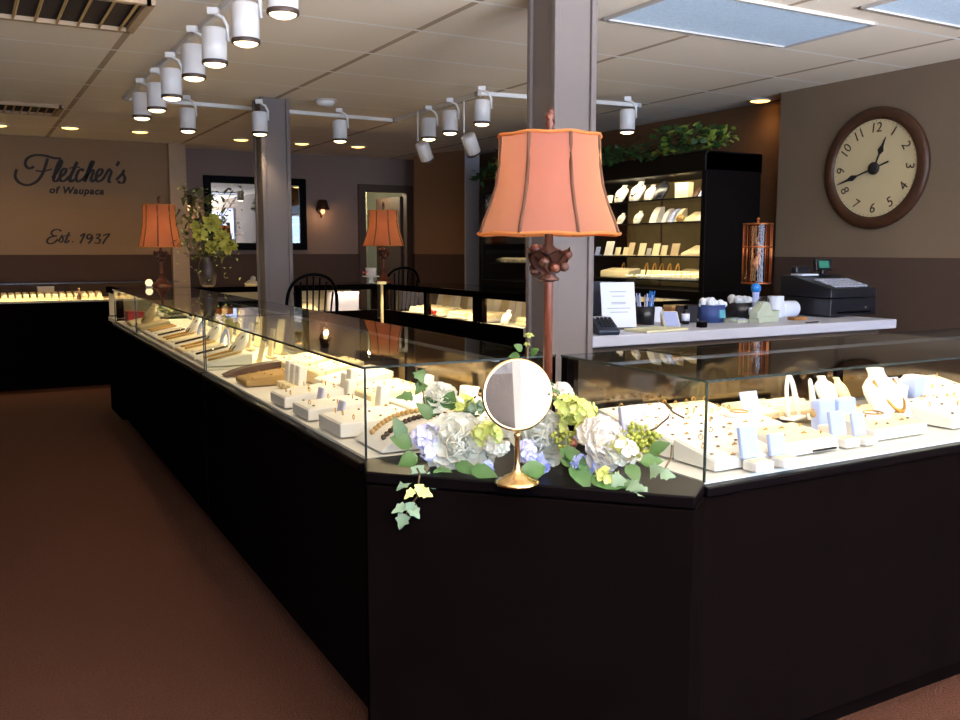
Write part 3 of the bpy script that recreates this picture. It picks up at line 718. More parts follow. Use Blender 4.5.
cotton(740, 318, .19, .15, .10, M['black_plastic'], 'black box topped with white cotton behind the tape dispenser', M['paper'])
# copper rotating stand with ornaments inside
q = kp(756, 312); t = thing('copper_display_stand', 'tall copper wire cylinder display stand at the edge of the black cabinet', 'display stand', (q[0], 4.0, ZK)); q = at_y(756, 285, 4.0)
t.location = (q.x, 4.0, ZK); zb_, zt_ = at_y(756, 283, 4.0).z-ZK, at_y(756, 224, 4.0).z-ZK; RR = .085
for z in (zb_, (zb_+zt_)/2+.04, zt_): MB().torus((0, 0, z), RR, .005).build('hoop', M['copper'], t)
b = MB()
for i in range(14): b.tube([(RR*math.cos(2*PI*i/14), RR*math.sin(2*PI*i/14), z) for z in (zb_, zt_)], .0028, 5)
b.build('wires', M['copper'], t)
MB().lathe([(RR-.006, zb_), (RR-.006, zt_)], 28, cap=False).build('amber_shell', M['amber'], t)
b = MB(); b.lathe([(.07, 0), (.07, .01), (.012, .02), (.012, zb_+.0), (RR, zb_+.003), (RR, zb_)], 24); b.build('base', M['bronze'], t)
b = MB(); b.tube([(0, 0, zt_), (0, 0, zt_+.025)], .006, 6); b.ball((0, 0, zt_+.03), .01, 8); b.build('top_knob', M['copper'], t)
t2 = thing('ribbon_ornament', 'white and blue twisted ornament hanging inside the copper stand', 'ornament', (q.x, 4.0, ZK+zb_+.08))
b = MB(); b.tube([(0.01*math.sin(i*.9), 0.01*math.cos(i*.9), .1+i*.012) for i in range(9)], [.006, .018, .028, .026, .016, .01, .008, .005, .003], 8); b.build('white_twist', M['bluewhite'], t2)
b = MB(); b.tube([(0.008*math.cos(i), 0.008*math.sin(i), i*.014) for i in range(8)], [.004, .016, .024, .026, .022, .016, .012, .008], 8); b.build('blue_drop', M['lavender'], t2)
q3 = at_y(756, 316, 3.8); t3 = thing('blue_glass_bauble', 'bright blue glass bauble on a small white stand below the copper cylinder', 'ornament', (at_y(756, 287, 3.8).x, 3.8, ZK))
zc = at_y(756, 288, 3.8).z-ZK
MB().ball((0, 0, zc), .03, 16).build('bauble', M['bluegl'], t3); MB().lathe([(.035, 0), (.03, .02), (.012, .04), (.02, zc-.024), (.014, zc-.022)], 16).build('stand', M['bluewhite'], t3)
# sheet in an acrylic easel
q = kp(624, 330); t = thing('easel_sign', 'white printed notice leaning in a clear stand on the counter', 'sign', (q[0]-.0, q[1]+.05, ZK), -.25)
hh = .235; tl = .18
MB().box((0, .0, hh/2+.01), (.19, .003, hh), rx=-tl).build('notice_sheet', M['paper'], t)
b = MB()
for i, (w_, z_) in enumerate([(.09, .195), (.07, .172), (.08, .14), (.08, .133), (.13, .11), (.10, .09)]): b.box((0, -.003-(z_-hh/2)*-tl*1.0*0+(z_-hh/2-.01)*tl*1.0, z_), (w_, .001, .0026), rx=-tl)
b.build('print_line', M['greytext'], t)
b = MB(); b.box((0, .008, hh/2+.01), (.195, .003, hh+.005), rx=-tl); b.box((0, .0, .004), (.195, .12, .004)); b.build('easel', M['clear'], t)
# card terminal, black printer box behind
q = kp(606, 334); t = thing('card_terminal', 'dark slate payment card terminal at the left end of the counter', 'card terminal', (q[0], q[1]+.02, ZK), -.35)
MB().wedge([(-.09, 0), (.09, 0), (.1, .07), (.04, .075), (-.1, .025)], -.055, .055).build('body', M['navy_plastic'], t, .008)
b = MB(); b.box((0, .05, .076), (.075, .05, .006), rx=.1); b.build('screen', M['screen_green'] if False else M['keypad'], t)
b = MB(); [b.box((-.03+.02*i, -.06+.022*j, .045+.0105*j), (.014, .014, .006), rx=.36) for i in range(4) for j in range(4)]; b.build('keypad', M['black_plastic'], t)
q = at_y(597, 318, 4.0); t = thing('label_printer', 'tall dark printer box standing between the big column and the notice', 'printer', (q.x-.01, 4.0, ZK))
MB().box((0, 0, .12), (.15, .14, .24)).build('housing', M['navy_plastic'], t, .012); MB().box((.02, -.06, .035), (.2, .14, .07)).build('paper_tray', M['black_plastic'], t, .006)
# pen cup, card, white busts etc
q = at_y(645, 316, 3.95); t = thing('pen_cup', 'black cup of blue and silver pens behind the notice', 'pen cup', (q.x, 3.95, ZK))
MB().lathe([(.05, 0), (.055, .10), (.05, .10), (.046, .01)], 20).build('cup', M['black_plastic'], t)
for i in range(9):
    a = i*2.4; MB().tube([(.03*math.cos(a), .03*math.sin(a), .02), (.05*math.cos(a), .05*math.sin(a), .16+.012*(i % 3))], .0045, 6).build('pen', [M['silver'], M['bluewhite'], M['bluegl']][i % 3], t)
q = kp(656, 322); t = thing('folded_card', 'white folded card standing on the counter in front of the pen cup', 'card', (q[0], min(q[1]+.04, KY+.5), ZK))
MB().box((0, 0, .045), (.13, .003, .085), rx=-.2).build('front_leaf', M['paper'], t); MB().box((0, .035, .045), (.13, .003, .088), rx=.25).build('back_leaf', M['paper'], t)
q = kp(677, 329); t = thing('white_display_ramp', 'smooth white teardrop jewellery display form lying on the counter', 'display form', (q[0], q[1]+.05, ZK), -.5)
MB().wedge([(-.06, 0), (.05, 0), (.06, .08), (.045, .09)], -.045, .045).build('form', M['white'], t, .02, seg=3)
MB().box((0, -.008, .05), (.07, .004, .11), rx=-.92).build('pad', M['bluewhite'], t, .0015)
q = kp(664, 332); t = thing('paper_pad', 'flat pale yellow paper pad at the front of the counter', 'pad', (q[0], q[1]+.06, ZK), .1)
MB().box((0, 0, .006), (.30, .16, .01)).build('sheets', M['yellow_paper'], t); MB().box((0, .07, .0125), (.30, .02, .003)).build('binding', M['putty'], t)
q = kp(640, 328); t = thing('key_bundle', 'small heap of bronze keys and chains beside the notice', 'keys', (q[0]+.02, min(q[1]+.1, KY+.5), ZK))
b = MB(); b.torus((0, 0, .004), .025, .003); b.build('ring', M['silver'], t)
for i in range(5):
    k = MB(); k.box((.04, 0, .005+.002*i), (.06, .012, .004), rz=0); k.lathe([(.014, 0), (.014, .004)], 12, Matrix.Translation((.0, 0, .003+.002*i))); o = k.build('key', M['tan'], t); o.rotation_euler = (0, 0, i*1.1)
q = kp(693, 325); t = thing('small_bottle', 'little dark bottle with a white label on the counter', 'bottle', (q[0], q[1]+.06, ZK))
MB().lathe([(.022, 0), (.022, .07), (.012, .08), (.012, .085)], 18).build('bottle', M['black_plastic'], t); MB().lathe([(.0225, .02), (.0225, .06)], 18).build('label_band', M['paper'], t); MB().lathe([(.013, .085), (.013, .105), (0, .106)], 16).build('cap', M['black_gloss'], t)
q = kp(707, 328); t = thing('ink_pad', 'tiny black ink pad box in front of the blue basket', 'box', (q[0], q[1]+.04, ZK)); MB().box((0, 0, .014), (.045, .04, .028)).build('tray', M['black_gloss'], t, .003); MB().box((0, 0, .031), (.046, .041, .006)).build('lid', M['black_plastic'], t, .002)
q = at_y(672, 316, 4.0); t = thing('brown_gift_box', 'small brown cardboard box behind the white display form', 'box', (q.x, 3.98, ZK)); MB().box((0, 0, .045), (.1, .07, .09)).build('carton', M['cardboard'], t, .002); MB().box((0, 0, .093), (.104, .074, .012)).build('lid', M['tan'], t, .002)
q = at_y(685, 316, 3.92); t = thing('black_caddy', 'black open organiser box behind the little dark bottle', 'box', (q.x+.01, 3.94, ZK))
b = MB(); b.box((0, 0, .004), (.12, .09, .008)); [b.box((s_*.058, 0, .05), (.005, .09, .1)) for s_ in (-1, 1)]; [b.box((0, s_*.043, .05), (.12, .005, .1)) for s_ in (-1, 1)]; b.build('caddy', M['black_plastic'], t)
MB().box((0, 0, .06), (.004, .08, .07)).build('divider', M['black_gloss'], t)
# ------------------------------------------------------------------ black display cabinets against the alcove wall
CXF, CXB = 4.82, 5.38
def cabinet(label, y0, y1, shelves, z_open_top, z_top, light):
    t = thing('display_cabinet', label, 'cabinet', (CXF, y0, 0)); D = CXB-CXF; L = y1-y0
    MB().box((D/2, L/2, .52), (D, L, 1.04)).build('base', M['black_wood'], t, .004)
    for y, n in ((.025, 'side_panel'), (L-.025, 'side_panel')): MB().box((D/2, y, (1.04+z_top)/2), (D, .05, z_top-1.04)).build(n, M['black_wood'], t, .003)
    MB().box((D/2, L/2, (z_open_top+z_top)/2), (D+.03, L+.0, z_top-z_open_top)).build('crown', M['black_wood'], t, .012)
    bp = mat('olive_back_panel', (96, 80, 46), .8, noise=.4, nscale=7)
    MB().box((D-.02, L/2, (1.04+z_open_top)/2), (.02, L-.1, z_open_top-1.04)).build('back_panel', bp, t)
    for z in shelves:
        MB().box((D/2, L/2, z-.004), (D-.08, L-.1, .008)).build('glass_shelf', M['clear'], t); MB().box((.04, L/2, z-.005), (.008, L-.1, .012)).build('shelf_edge', M['glass_edge'], t)
    for y in (L*.35, L*.68): MB().box((D-.035, y, (1.04+z_open_top)/2), (.012, .016, z_open_top-1.04)).build('shelf_standard', M['bronze'], t)
    MB().quad((.012, .05, 1.05), (.012, L/2, 1.05), (.012, L/2, z_open_top), (.012, .05, z_open_top)).build('sliding_glass', M['clear'], t)
    MB().quad((.02, L/2, 1.05), (.02, L-.05, 1.05), (.02, L-.05, z_open_top), (.02, L/2, z_open_top)).build('sliding_glass', M['clear'], t)
    lo = lamp_obj('cabinet_light', 'AREA', (.1, L/2, z_open_top-.02), light, (1, .86, .58), shape='RECTANGLE', size=.03, size_y=L-.14); lo.parent = t; lo.rotation_euler = (0, -.55, 0)
    for z in shelves[:-1]:
        lo = lamp_obj('shelf_light', 'AREA', (.06, L/2, z-.015), light*.32, (1, .84, .52), shape='RECTANGLE', size=.012, size_y=L-.14); lo.parent = t; lo.rotation_euler = (0, -.6, 0)
    return t
SH = [1.75, 1.567, 1.302, 1.115]
cabinet('tall black display cabinet with lit glass shelves beside the clock wall', 5.12, 6.74, SH, 1.93, 2.08, 7)
cabinet('tall black display cabinet mostly hidden behind the big column', 6.76, 8.5, [1.78, 1.55, 1.22], 1.93, 2.08, 2.2)
# ------------------------------------------------------------------ display form makers (fronts face local -y)
def bust_mesh(h=.16):
    b = MB(); rings = []
    prof = [(0, .22, .08), (.06, .30, .13), (.2, .37, .18), (.4, .43, .20), (.58, .48, .19), (.70, .46, .16), (.79, .34, .13), (.85, .20, .12), (.92, .17, .115), (1, .18, .12)]
    seg = 20
    for z, wx, wy in prof:
        ring = []
        for i in range(seg):
            a = 2*PI*i/seg; lean = .22*(1-z)
            y = math.sin(a)*wy*h*(1.25 if math.sin(a) < 0 else .9)
            ring.append(b.bm.verts.new((math.cos(a)*wx*h, y+(.50*z-.2)*h, z*h)))
        rings.append(ring)
    for j in range(len(rings)-1):
        for i in range(seg):
            f = b.bm.faces.new((rings[j][i], rings[j][(i+1) % seg], rings[j+1][(i+1) % seg], rings[j+1][i])); f.smooth = True
    b.bm.faces.new(rings[0][::-1]); b.bm.faces.new(rings[-1]); return b
def bust(label, loc, rz, h, m, group=None, neck=None, nm='necklace'):
    t = thing('necklace_bust', label, 'display bust', loc, rz, group)
    bust_mesh(h).build('torso', m, t)
    MB().lathe([(.12*h, 0), (.11*h, .03*h), (0, .03*h)], 14, Matrix.Translation((0, .10*h, -.0))).build('easel_foot', m, t)
    if neck:
        pts = []; n = 26
        for i in range(n):
            a = -PI*.08+ (PI*1.16)*i/(n-1); x = math.cos(a)*.27*h; z = .80*h-.50*h*max(0, math.sin(a))
            y = -(.25*h)*(.5+.5*max(0, math.sin(a)))*(1 if abs(x) < .2*h else .8)+(.50*z/h-.2)*h-.012*h
            pts.append((x, y, z))
        b = MB(); b.tube(pts, .006*h/.1*.5, 5)
        for i in range(4, n-4, 2 if neck != 'chain' else 4): b.ball(pts[i], (.05 if i not in (n//2-1, n//2, n//2+1) else .075)*h*.6, 7)
        o = b.build(nm, M['darkbead'] if neck == 'dark' else M['gold']); o.location = loc; o.rotation_euler = (0, 0, rz)
        tag(o, 'necklace on the '+label, 'necklace')
    return t
def slant_pad(label, loc, rz, w, d, h0, h1, m, group=None, name='jewel_pad', cat='display pad', insert=None):
    t = thing(name, label, cat, loc, rz, group)
    MB().wedge([(0, 0), (d, 0), (d, h1), (0, h0)], -w/2, w/2).build('pad_body', m, t, .003)
    a = math.atan2(h1-h0, d)
    MB().box((0, d/2, (h0+h1)/2+.0012), (w-.012, (d-.012)/math.cos(a), .002), rx=a).build('pad_insert', insert or m, t)
    return t
def easel_card(label, loc, rz, w, h, m, group=None, tilt=.25):
    t = thing('earring_stand', label, 'earring stand', loc, rz, group)
    MB().box((0, h*math.sin(tilt)/2, h*math.cos(tilt)/2+.002), (w, .008, h), rx=-tilt).build('panel', m, t, .002)
    MB().box((0, .012, .003), (w, .045, .006)).build('foot', m, t, .001)
    return t
def open_box(label, loc, rz, w, m, group=None, lid_h=None, inside=None):
    t = thing('open_ring_box', label, 'ring box', loc, rz, group); lh = lid_h or w
    MB().box((0, 0, w*.2), (w, w*.8, w*.4)).build('box_base', M['white'], t, .003)
    MB().box((0, 0, w*.41), (w*.84, w*.66, w*.06)).build('cushion', inside or M['cream'], t, .002)
    MB().box((0, w*.40+lh*.14, w*.4+lh*.46), (w, w*.22, lh*.95), rx=-.22).build('lid', m, t, .004)
    return t
def ramp(label, loc, rz, w, d, h, m, group=None):
    t = thing('bracelet_ramp', label, 'bracelet ramp', loc, rz, group)
    pts = [(d*(i/10), h*math.sin(PI/2*(i/10)**.8)) for i in range(11)]
    MB().wedge([(0, 0)]+[(y, z+.004) for y, z in pts]+[(d, 0)], -w/2, w/2).build('curved_ramp', m, t, .002)
    MB().box((0, d*.5, .002), (w*1.02, d*.98, .004)).build('base_plate', m, t)
    return t
def arch(label, loc, rz, w, h, m, group=None, r=.006):
    t = thing('bangle_stand', label, 'bangle stand', loc, rz, group)
    pts = [(w/2*math.cos(a), 0.02*math.sin(a), h*math.sin(a)) for a in [PI*i/16 for i in range(17)]]
    MB().tube(pts, r, 8, flat=1.6).build('loop', m, t); MB().box((0, 0, .004), (w*1.25, .05, .008)).build('base', m, t, .002)
    return t
def roll_tray(label, loc, rz, w, d, n, m, m2, group=None):
    t = thing('ring_roll_tray', label, 'ring tray', loc, rz, group)
    b = MB(); b.box((0, d/2, .01), (w, d, .02)); b.build('tray', m, t, .002)
    for i in range(n):
        y = d*(i+.5)/n; rr_ = d/n*.42; MB().tube([(-w/2+.008, y, .004+rr_+.02*i/n), (w/2-.008, y, .004+rr_+.02*i/n)], rr_, 8).build('roll', m2, t)
    return t
# ------------------------------------------------------------------ goods on the cabinet shelves
def sh(px, py, k, X=5.0): q = at_x(px, py, X); return (X, q.y, SH[k]+.001)
RZ = -PI/2
bust('white necklace bust at the left end of the top cabinet shelf', sh(621, 199, 0), RZ, .155, M['white'], neck='dark')
bust('large white necklace bust second on the top cabinet shelf', sh(637, 199, 0), RZ, .175, M['white'], neck='dark')
bust('plain white necklace bust left of the black bust on the top shelf', sh(650, 198, 0), RZ, .135, M['white'])
bust('black velvet necklace bust on the top cabinet shelf', sh(661, 198, 0), RZ, .16, M['black_plastic'])
t = thing('card_box', 'cream square card box on the top cabinet shelf', 'box', sh(684, 197, 0), RZ); MB().box((0, 0, .06), (.15, .06, .12)).build('box_body', M['cream'], t, .003); MB().box((0, 0, .122), (.153, .063, .008)).build('lid', M['beige'], t, .002)
ramp('small dark bracelet ramp right of the cream box on the top shelf', sh(694, 196, 0), RZ, .05, .09, .085, M['brown'])
ramp('small grey bracelet ramp at the right end of the top shelf', sh(700, 196, 0), RZ, .05, .09, .08, M['bluewhite'])
easel_card('tall pale stand at the far left of the top cabinet shelf beside the lamp shade', sh(607, 200, 0), RZ, .13, .075, M['cream'])
bust('low white necklace bust at the left end of the second cabinet shelf', sh(621, 225, 1), RZ, .10, M['white'], neck='gold')
bust('low white necklace bust second on the second cabinet shelf', sh(638, 225, 1), RZ, .11, M['white'], neck='gold')
ramp('tall curved white bracelet ramp on the second cabinet shelf', sh(652, 223, 1), RZ, .085, .1, .135, M['white'])
ramp('narrow curved white bracelet ramp on the second cabinet shelf', sh(663, 222, 1), RZ, .045, .1, .115, M['white'])
ramp('grey curved bracelet ramp with beads on the second cabinet shelf', sh(670, 222, 1), RZ, .045, .1, .11, M['bluewhite'])
ramp('cream curved bracelet ramp on the second cabinet shelf', sh(676, 222, 1), RZ, .045, .1, .11, M['cream'])
t = thing('bracelet_pillow', 'small tan bracelet pillow on the second cabinet shelf', 'display pillow', sh(680, 222, 1), RZ); MB().ball((0, 0, .03), .045, 14, (1, .6, .65)).build('cushion', M['tan'], t); MB().torus((0, 0, 0), .03, .004, Matrix.Translation((0, 0, .03)) @ Matrix.Rotation(PI/2, 4, 'Y')).build('bracelet', M['gold'], t)
slant_pad('pale slanted jewel pad toward the right of the second cabinet shelf', sh(688, 221, 1), RZ, .11, .12, .02, .085, M['cream'])
slant_pad('pale slanted jewel pad at the right end of the second cabinet shelf', sh(699, 221, 1), RZ, .12, .12, .02, .09, M['white'])
lb3 = ['large white stand at the left of the third cabinet shelf', 'short white earring card third from left on the third cabinet shelf', 'short cream earring card fourth from left on the third cabinet shelf', 'tan earring card behind the short cards on the third cabinet shelf', 'pinkish earring card in the middle of the third cabinet shelf', 'low white earring card in the middle of the third cabinet shelf', 'tall cream earring card right of middle on the third cabinet shelf', 'white earring card beyond the middle of the third cabinet shelf', 'beige earring card toward the right of the third cabinet shelf', 'small dark edged earring card at the extreme left of the third shelf']
for i, (px, hgt, w_, m_) in enumerate([(608, .125, .11, 'white'), (617, .07, .07, 'cream'), (625, .07, .065, 'cream'), (630, .11, .07, 'beige'), (641, .105, .08, 'cream'), (648, .06, .05, 'white'), (655, .1, .08, 'cream'), (663, .085, .07, 'cream'), (674, .10, .09, 'beige'), (597, .075, .06, 'bluewhite')]):
    q = at_x(px, 257, 4.98+.04*(i % 3)); easel_card(lb3[i], (4.98+.04*(i % 3), q.y, SH[2]+.001), RZ, w_, hgt, M[m_])
slant_pad('long cream slanted pad at the right end of the third cabinet shelf', sh(692, 257, 2), RZ, .26, .16, .02, .085, M['cream'])
gl = 'small cream ring box in the row along the bottom cabinet shelf'
p_ = open_box(gl, sh(640, 283, 3, 4.93), RZ, .052, M['cream'], 'cream ring boxes on the bottom cabinet shelf')
for i in range(11):
    q = at_x(646+i*5.0, 284-i*.2, 4.93); dup(p_, (4.93, q.y, SH[3]+.001), RZ, gl)
p2_ = slant_pad('long cream ring pad at the left of the bottom cabinet shelf', sh(614, 281, 3, 5.0), RZ, .40, .13, .05, .075, M['cream'])
slant_pad('cream ring pad at the back right of the bottom cabinet shelf', sh(688, 281, 3, 5.1), RZ, .3, .12, .05, .08, M['beige'])
gl = 'small brass ring stand standing along the back of the bottom shelf'
p_ = arch(gl, sh(645, 281, 3, 5.14), RZ, .05, .12, M['gold'], 'brass ring stands on the bottom shelf', .004)
for px in (622, 653, 660, 668, 676):
    q = at_x(px, 281, 5.14); dup(p_, (5.14, q.y, SH[3]+.001), RZ, gl)
# hidden cabinet shelf goods that peep out left of the big column
gl = 'pale jewel box in the row on the shelf left of the big column'
p_ = None
for i, px in enumerate((488, 495, 502, 509, 516, 523)):
    q = at_x(px, 270, 4.95); l_ = (4.95, min(8.35, q.y), 1.222)
    if p_ is None: p_ = slant_pad(gl, l_, RZ, .1, .1, .03, .05, M['cream'], 'pale jewel boxes left of the big column')
    else: dup(p_, l_, RZ, gl)
for i, px in enumerate((500, 508, 517)):
    q = at_x(px, 238, 4.95); easel_card(['white card stand', 'pinkish card stand', 'grey card stand'][i]+' peeping out just below the big lamp shade', (4.95, q.y, 1.551-.0), RZ, .09, .1, M[['white', 'cream', 'bluewhite'][i]])
# ------------------------------------------------------------------ ivy on top of the cabinets
def ivy(name, label, y0, y1, n, seed, z=2.08, drop=.06):
    rr = random.Random(seed); t = thing(name, label, 'ivy garland', (CXF+.1, y0, z+.035))
    L = y1-y0; b = MB(); pts = [(.05*math.sin(i*1.7), L*i/18, .03+.02*math.sin(i*2.3)) for i in range(19)]; b.tube(pts, .006, 6)
    for k in range(7):
        y = L*(k+.5)/7; b.tube([(0, y, .03), (-.08, y+.05, .04), (-.13, y+.09, -.02-.05*rr.random())], .004, 5)
    b.build('vine', M['stem'], t)
    for nm, m_, q in (('ivy_leaves', M['leaf_dark'], n), ('young_leaves', M['leaf_young'], n//4)):
        b = MB()
        for i in range(q):
            y = L*rr.random() if nm[0] == 'i' else L*rr.random()**2*.5; env = .10+.10*math.exp(-((y/L-.32)/.13)**2)+.04*math.sin(y*9)
            p_ = (rr.uniform(-.16, .12), y, rr.uniform(-.03 if rr.random() < .8 else -drop, env))
            p_ = (p_[0] if p_[2] > 0 else rr.uniform(-.16, -.1), p_[1], p_[2])
            b.leaf(p_, (rr.uniform(-1, .3), rr.uniform(-1, 1), rr.uniform(-.3, .9)), (rr.uniform(-1, 0), rr.uniform(-.6, .3), 1), rr.uniform(.05, .085), rr.uniform(.04, .065), .12, True)
        b.build(nm, m_, t)
ivy('ivy_garland', 'trailing green ivy garland along the top of the lit black cabinet', 5.0, 6.66, 330, 3)
ivy('ivy_garland', 'dark green ivy clump on the hidden cabinet at the lamp shade left edge', 8.05, 8.56, 90, 5)
# ------------------------------------------------------------------ table lamps
def lamp(label, loc, sh_mat, H=.985, rb=.197, rt=.147, zb_=.613, zt_=.915, rot=0, energy=7, st=1):
    t = thing('table_lamp', label, 'lamp', loc, rot, None)
    b = MB(); b.lathe([(.085, 0), (.085, .012), (.075, .022), (.05, .032), (.042, .05), (.03, .06), (.022, .085), (.0135, .10)], 28); b.build('base', M['bronze_red'], t)
    MB().lathe([(.013, .095), (.0125, zb_-.13), (.013, zb_-.12)], 16).build('pole', M['bronze_red'], t)
    zc = zb_-.13
    cap = MB(); cap.lathe([(.014, zc), (.03, zc+.004), (.031, zc+.010), (.02, zc+.016), (.021, zc+.05), (.03, zc+.075), (.026, zc+.09), (.012, zc+.10), (.0115, zb_+.05)], 20)
    cp = cap.build('capital', M['bronze'], t)
    lf = MB()
    for i in range(7):
        a = i*.9-1.9; d = V(math.cos(a), math.sin(a), 0)
        lf.petal(d*.018+V(0, 0, zc+.025+.008*(i % 2)), d*.45+V(0, 0, 1), d*1, .075, .065, .25)
    lf.build('carved_leaves', M['bronze'], cp)
    for i in range(9):
        a = i*.7+.2; r = .036+.009*(i % 3); zz = zc+.078-.016*(i % 4)+.012*math.sin(i*2)
        f = MB(); f.ball((r*math.cos(a), r*math.sin(a), zz), .0155, 9, (1, 1, .9)); f.tube([(.012*math.cos(a), .012*math.sin(a), zc+.06), (r*math.cos(a)*.6, r*math.sin(a)*.6, zz+.01), (r*math.cos(a), r*math.sin(a), zz)], .005, 5); f.build('carved_fruit', M['bronze'] if i % 2 else M['bronze_red'], cp)
    # bell shade with eight panels and a scalloped rim
    prof = [(0, 1), (.12, .955), (.3, .87), (.5, .80), (.7, .765), (.88, .752), (1, .748)]
    kt = rt/rb
    P = []
    for u, k in prof:
        k2 = 1-(1-k)*(1-kt)/(1-.748); P.append((rb*k2, zb_+(zt_-zb_)*u))
    wob = lambda a, z: 1-.02*abs(math.sin(4*a+PI/2))
    s_ = MB().lathe(P, 64, None, 1, 1, wob)
    fs = [f for f in s_.bm.faces if len(f.verts) > 4]; bmesh.ops.delete(s_.bm, geom=fs, context='FACES_ONLY')
    sd = s_.build('shade', sh_mat, t)
    for i in range(8):
        a = PI/4*i+PI/8
        MB().tube([(r*.996*math.cos(a), r*.996*math.sin(a), z) for r, z in P], .0052, 6).build('piping', M['shade_trim'], sd)
    for r, z, n in ((P[0][0], zb_, 'bottom_rim'), (P[-1][0], zt_, 'top_rim')):
        b = MB(); pts = [(r*wob(a, 0)*math.cos(a), r*wob(a, 0)*math.sin(a), z+(-.0015 if n[0] == 't' else .0015)*math.cos(8*a)) for a in [2*PI*i/64 for i in range(64)]]
        b.tube(pts, .0048, 6, closed=True); b.build(n, M['shade_rim'], sd)
    b = MB(); b.tube([(0, 0, zb_), (0, 0, zt_+.01)], .005, 6)
    for i in range(3): b.tube([(0, 0, zt_-.012), (rt*.96*math.cos(i*2.094), rt*.96*math.sin(i*2.094), zt_-.004)], .002, 5)
    b.build('harp', M['brass'], t)
    b = MB(); b.lathe([(.005, zt_-.01), (.011, zt_+.01), (.006, zt_+.02), (.013, zt_+.032), (.009, zt_+.044), (.014, zt_+.054), (.007, zt_+.066), (0, zt_+.076)], 12)
    for i in range(5): b.leaf((0, 0, zt_+.025+.009*i), (math.cos(i*2.2), math.sin(i*2.2), 1.2), (math.cos(i*2.2), math.sin(i*2.2), 0), .032, .018, .1)
    b.build('finial', M['bronze_red'], t)
    MB().ball((0, 0, zb_+.13), .03, 12, (1, 1, 1.25)).build('bulb', emit_mat('lamp_bulb', (255, 200, 130), 2), t)
    lamp_obj('lamp_bulb', 'POINT', (loc[0], loc[1], loc[2]+zb_+.13*st), energy, (1, .70, .44) if zb_ > .5 else (1, .64, .34), shadow_soft_size=.035)
    return t
lamp('large table lamp with salmon bell shade on the corner ledge beside the big column', (1.407, 2.1, ZL), M['shade'], zb_=.590, zt_=.850, rt=.14, energy=2.4, rot=.195)
def on_top(px, y): q = at_y(px, 283, y); return (q.x, y, ZTOP+.001)
lamp('distant table lamp with orange shade on the left, in front of the pale pilaster', on_top(162, 8.14), M['shade_orange'], rb=.172, rt=.128, zb_=.33, zt_=.68, energy=3.5, rot=.1)
lamp('distant table lamp with orange bell shade in front of the doorway', on_top(384, 7.93), M['shade_orange'], rb=.197, rt=.135, zb_=.345, zt_=.665, energy=3.5, rot=.3)
# ------------------------------------------------------------------ tall bouquet in a vase
q = on_top(208, 7.78); t = thing('flower_vase', 'tall vase of yellow green flowers in front of the framed mirror', 'vase of flowers', q)
MB().lathe([(.045, 0), (.06, .02), (.075, .1), (.07, .18), (.05, .23), (.058, .25), (.05, .25), (.04, .2)], 24).build('vase', mat('brown_vase', (58, 42, 32), .5), t)
rr = random.Random(11)
for i in range(14):
    a = rr.uniform(0, 2*PI); d = rr.uniform(.04, .26); z = rr.uniform(.38, .82)
    MB().tube([(0, 0, .2), (d*.4*math.cos(a), d*.4*math.sin(a), z*.7), (d*math.cos(a), d*math.sin(a), z)], .003, 5).build('stem', M['stem'], t)
def bloom(mb, c, r, rr, n=14, up=V(0, 0, 1), W=.75):
    for i in range(n):
        d = Vector((rr.gauss(0, 1), rr.gauss(0, 1), rr.gauss(0, 1))); d.normalize()
        mb.leaf(Vector(c)+d*r*.25, d, d.orthogonal(), r*.8, r*W, .25)
for i, (px, py, r) in enumerate([(212, 223, .085), (200, 234, .065), (222, 238, .07), (229, 246, .075), (212, 247, .06), (196, 226, .05)]):
    w_ = at_y(px, py, 7.60+.02*i); b = MB(); bloom(b, w_-Vector(q), r, rr, 46, W=.6); b.build('hydrangea_bloom', M['yellowbloom'], t)
b = MB()
for i in range(300):
    a = rr.uniform(0, 2*PI); d = rr.random()**.6*.24; z = rr.uniform(.22, .80); d *= 1-.35*abs(z-.45)
    b.leaf((d*math.cos(a), d*math.sin(a), z), (rr.uniform(-1, 1), rr.uniform(-1, 1), rr.uniform(-.6, 1)), (0, 0, 1), rr.uniform(.04, .09), rr.uniform(.02, .04))
b.build('foliage', mat('olive_foliage', (96, 96, 42), .6, noise=.4), t)
b = MB()
for i in range(90):
    a = rr.uniform(0, 2*PI); d = rr.uniform(.1, .3); z = rr.uniform(.05, .85); b.leaf((d*math.cos(a), d*math.sin(a), z), (rr.uniform(-1, 1), rr.uniform(-1, 1), rr.uniform(-1, 1)), (0, 0, 1), .03, .022)
b.build('filler_blossoms', M['lime'], t)
# ------------------------------------------------------------------ brass vanity mirror on the ledge
q = at_z(517, 484, ZL); q = V(q.x, q.y, ZL)
t = thing('vanity_mirror', 'round brass vanity mirror on a stem, standing on the black corner ledge', 'mirror', q, math.atan2(-q.x, q.y)*1.0)
cz = at_y(516, 395, q.y).z-ZL; RM = .083
MB().lathe([(.052, 0), (.054, .005), (.048, .011), (.034, .015), (.03, .02), (.014, .026), (.009, .036), (.0065, .05), (.006, cz-RM-.02), (.009, cz-RM-.012), (.005, cz-RM-.004)], 36).build('stand', M['brass'], t)
TM = Matrix.Translation((0, 0, cz)) @ Matrix.Rotation(.27, 4, 'Z') @ Matrix.Rotation(PI/2-.10, 4, 'X')
MB().lathe([(RM-.003, -.006), (RM, -.006), (RM+.002, -.002), (RM+.002, .003), (RM-.001, .005), (RM-.005, .004)], 56, TM, cap=False).build('rim', M['brass'], t)
MB().disc(RM-.003, .002, 56, TM).build('mirror_glass', M['mirror'], t)
MB().disc(RM-.003, -.004, 56, TM).build('mirror_back', M['brass'], t)
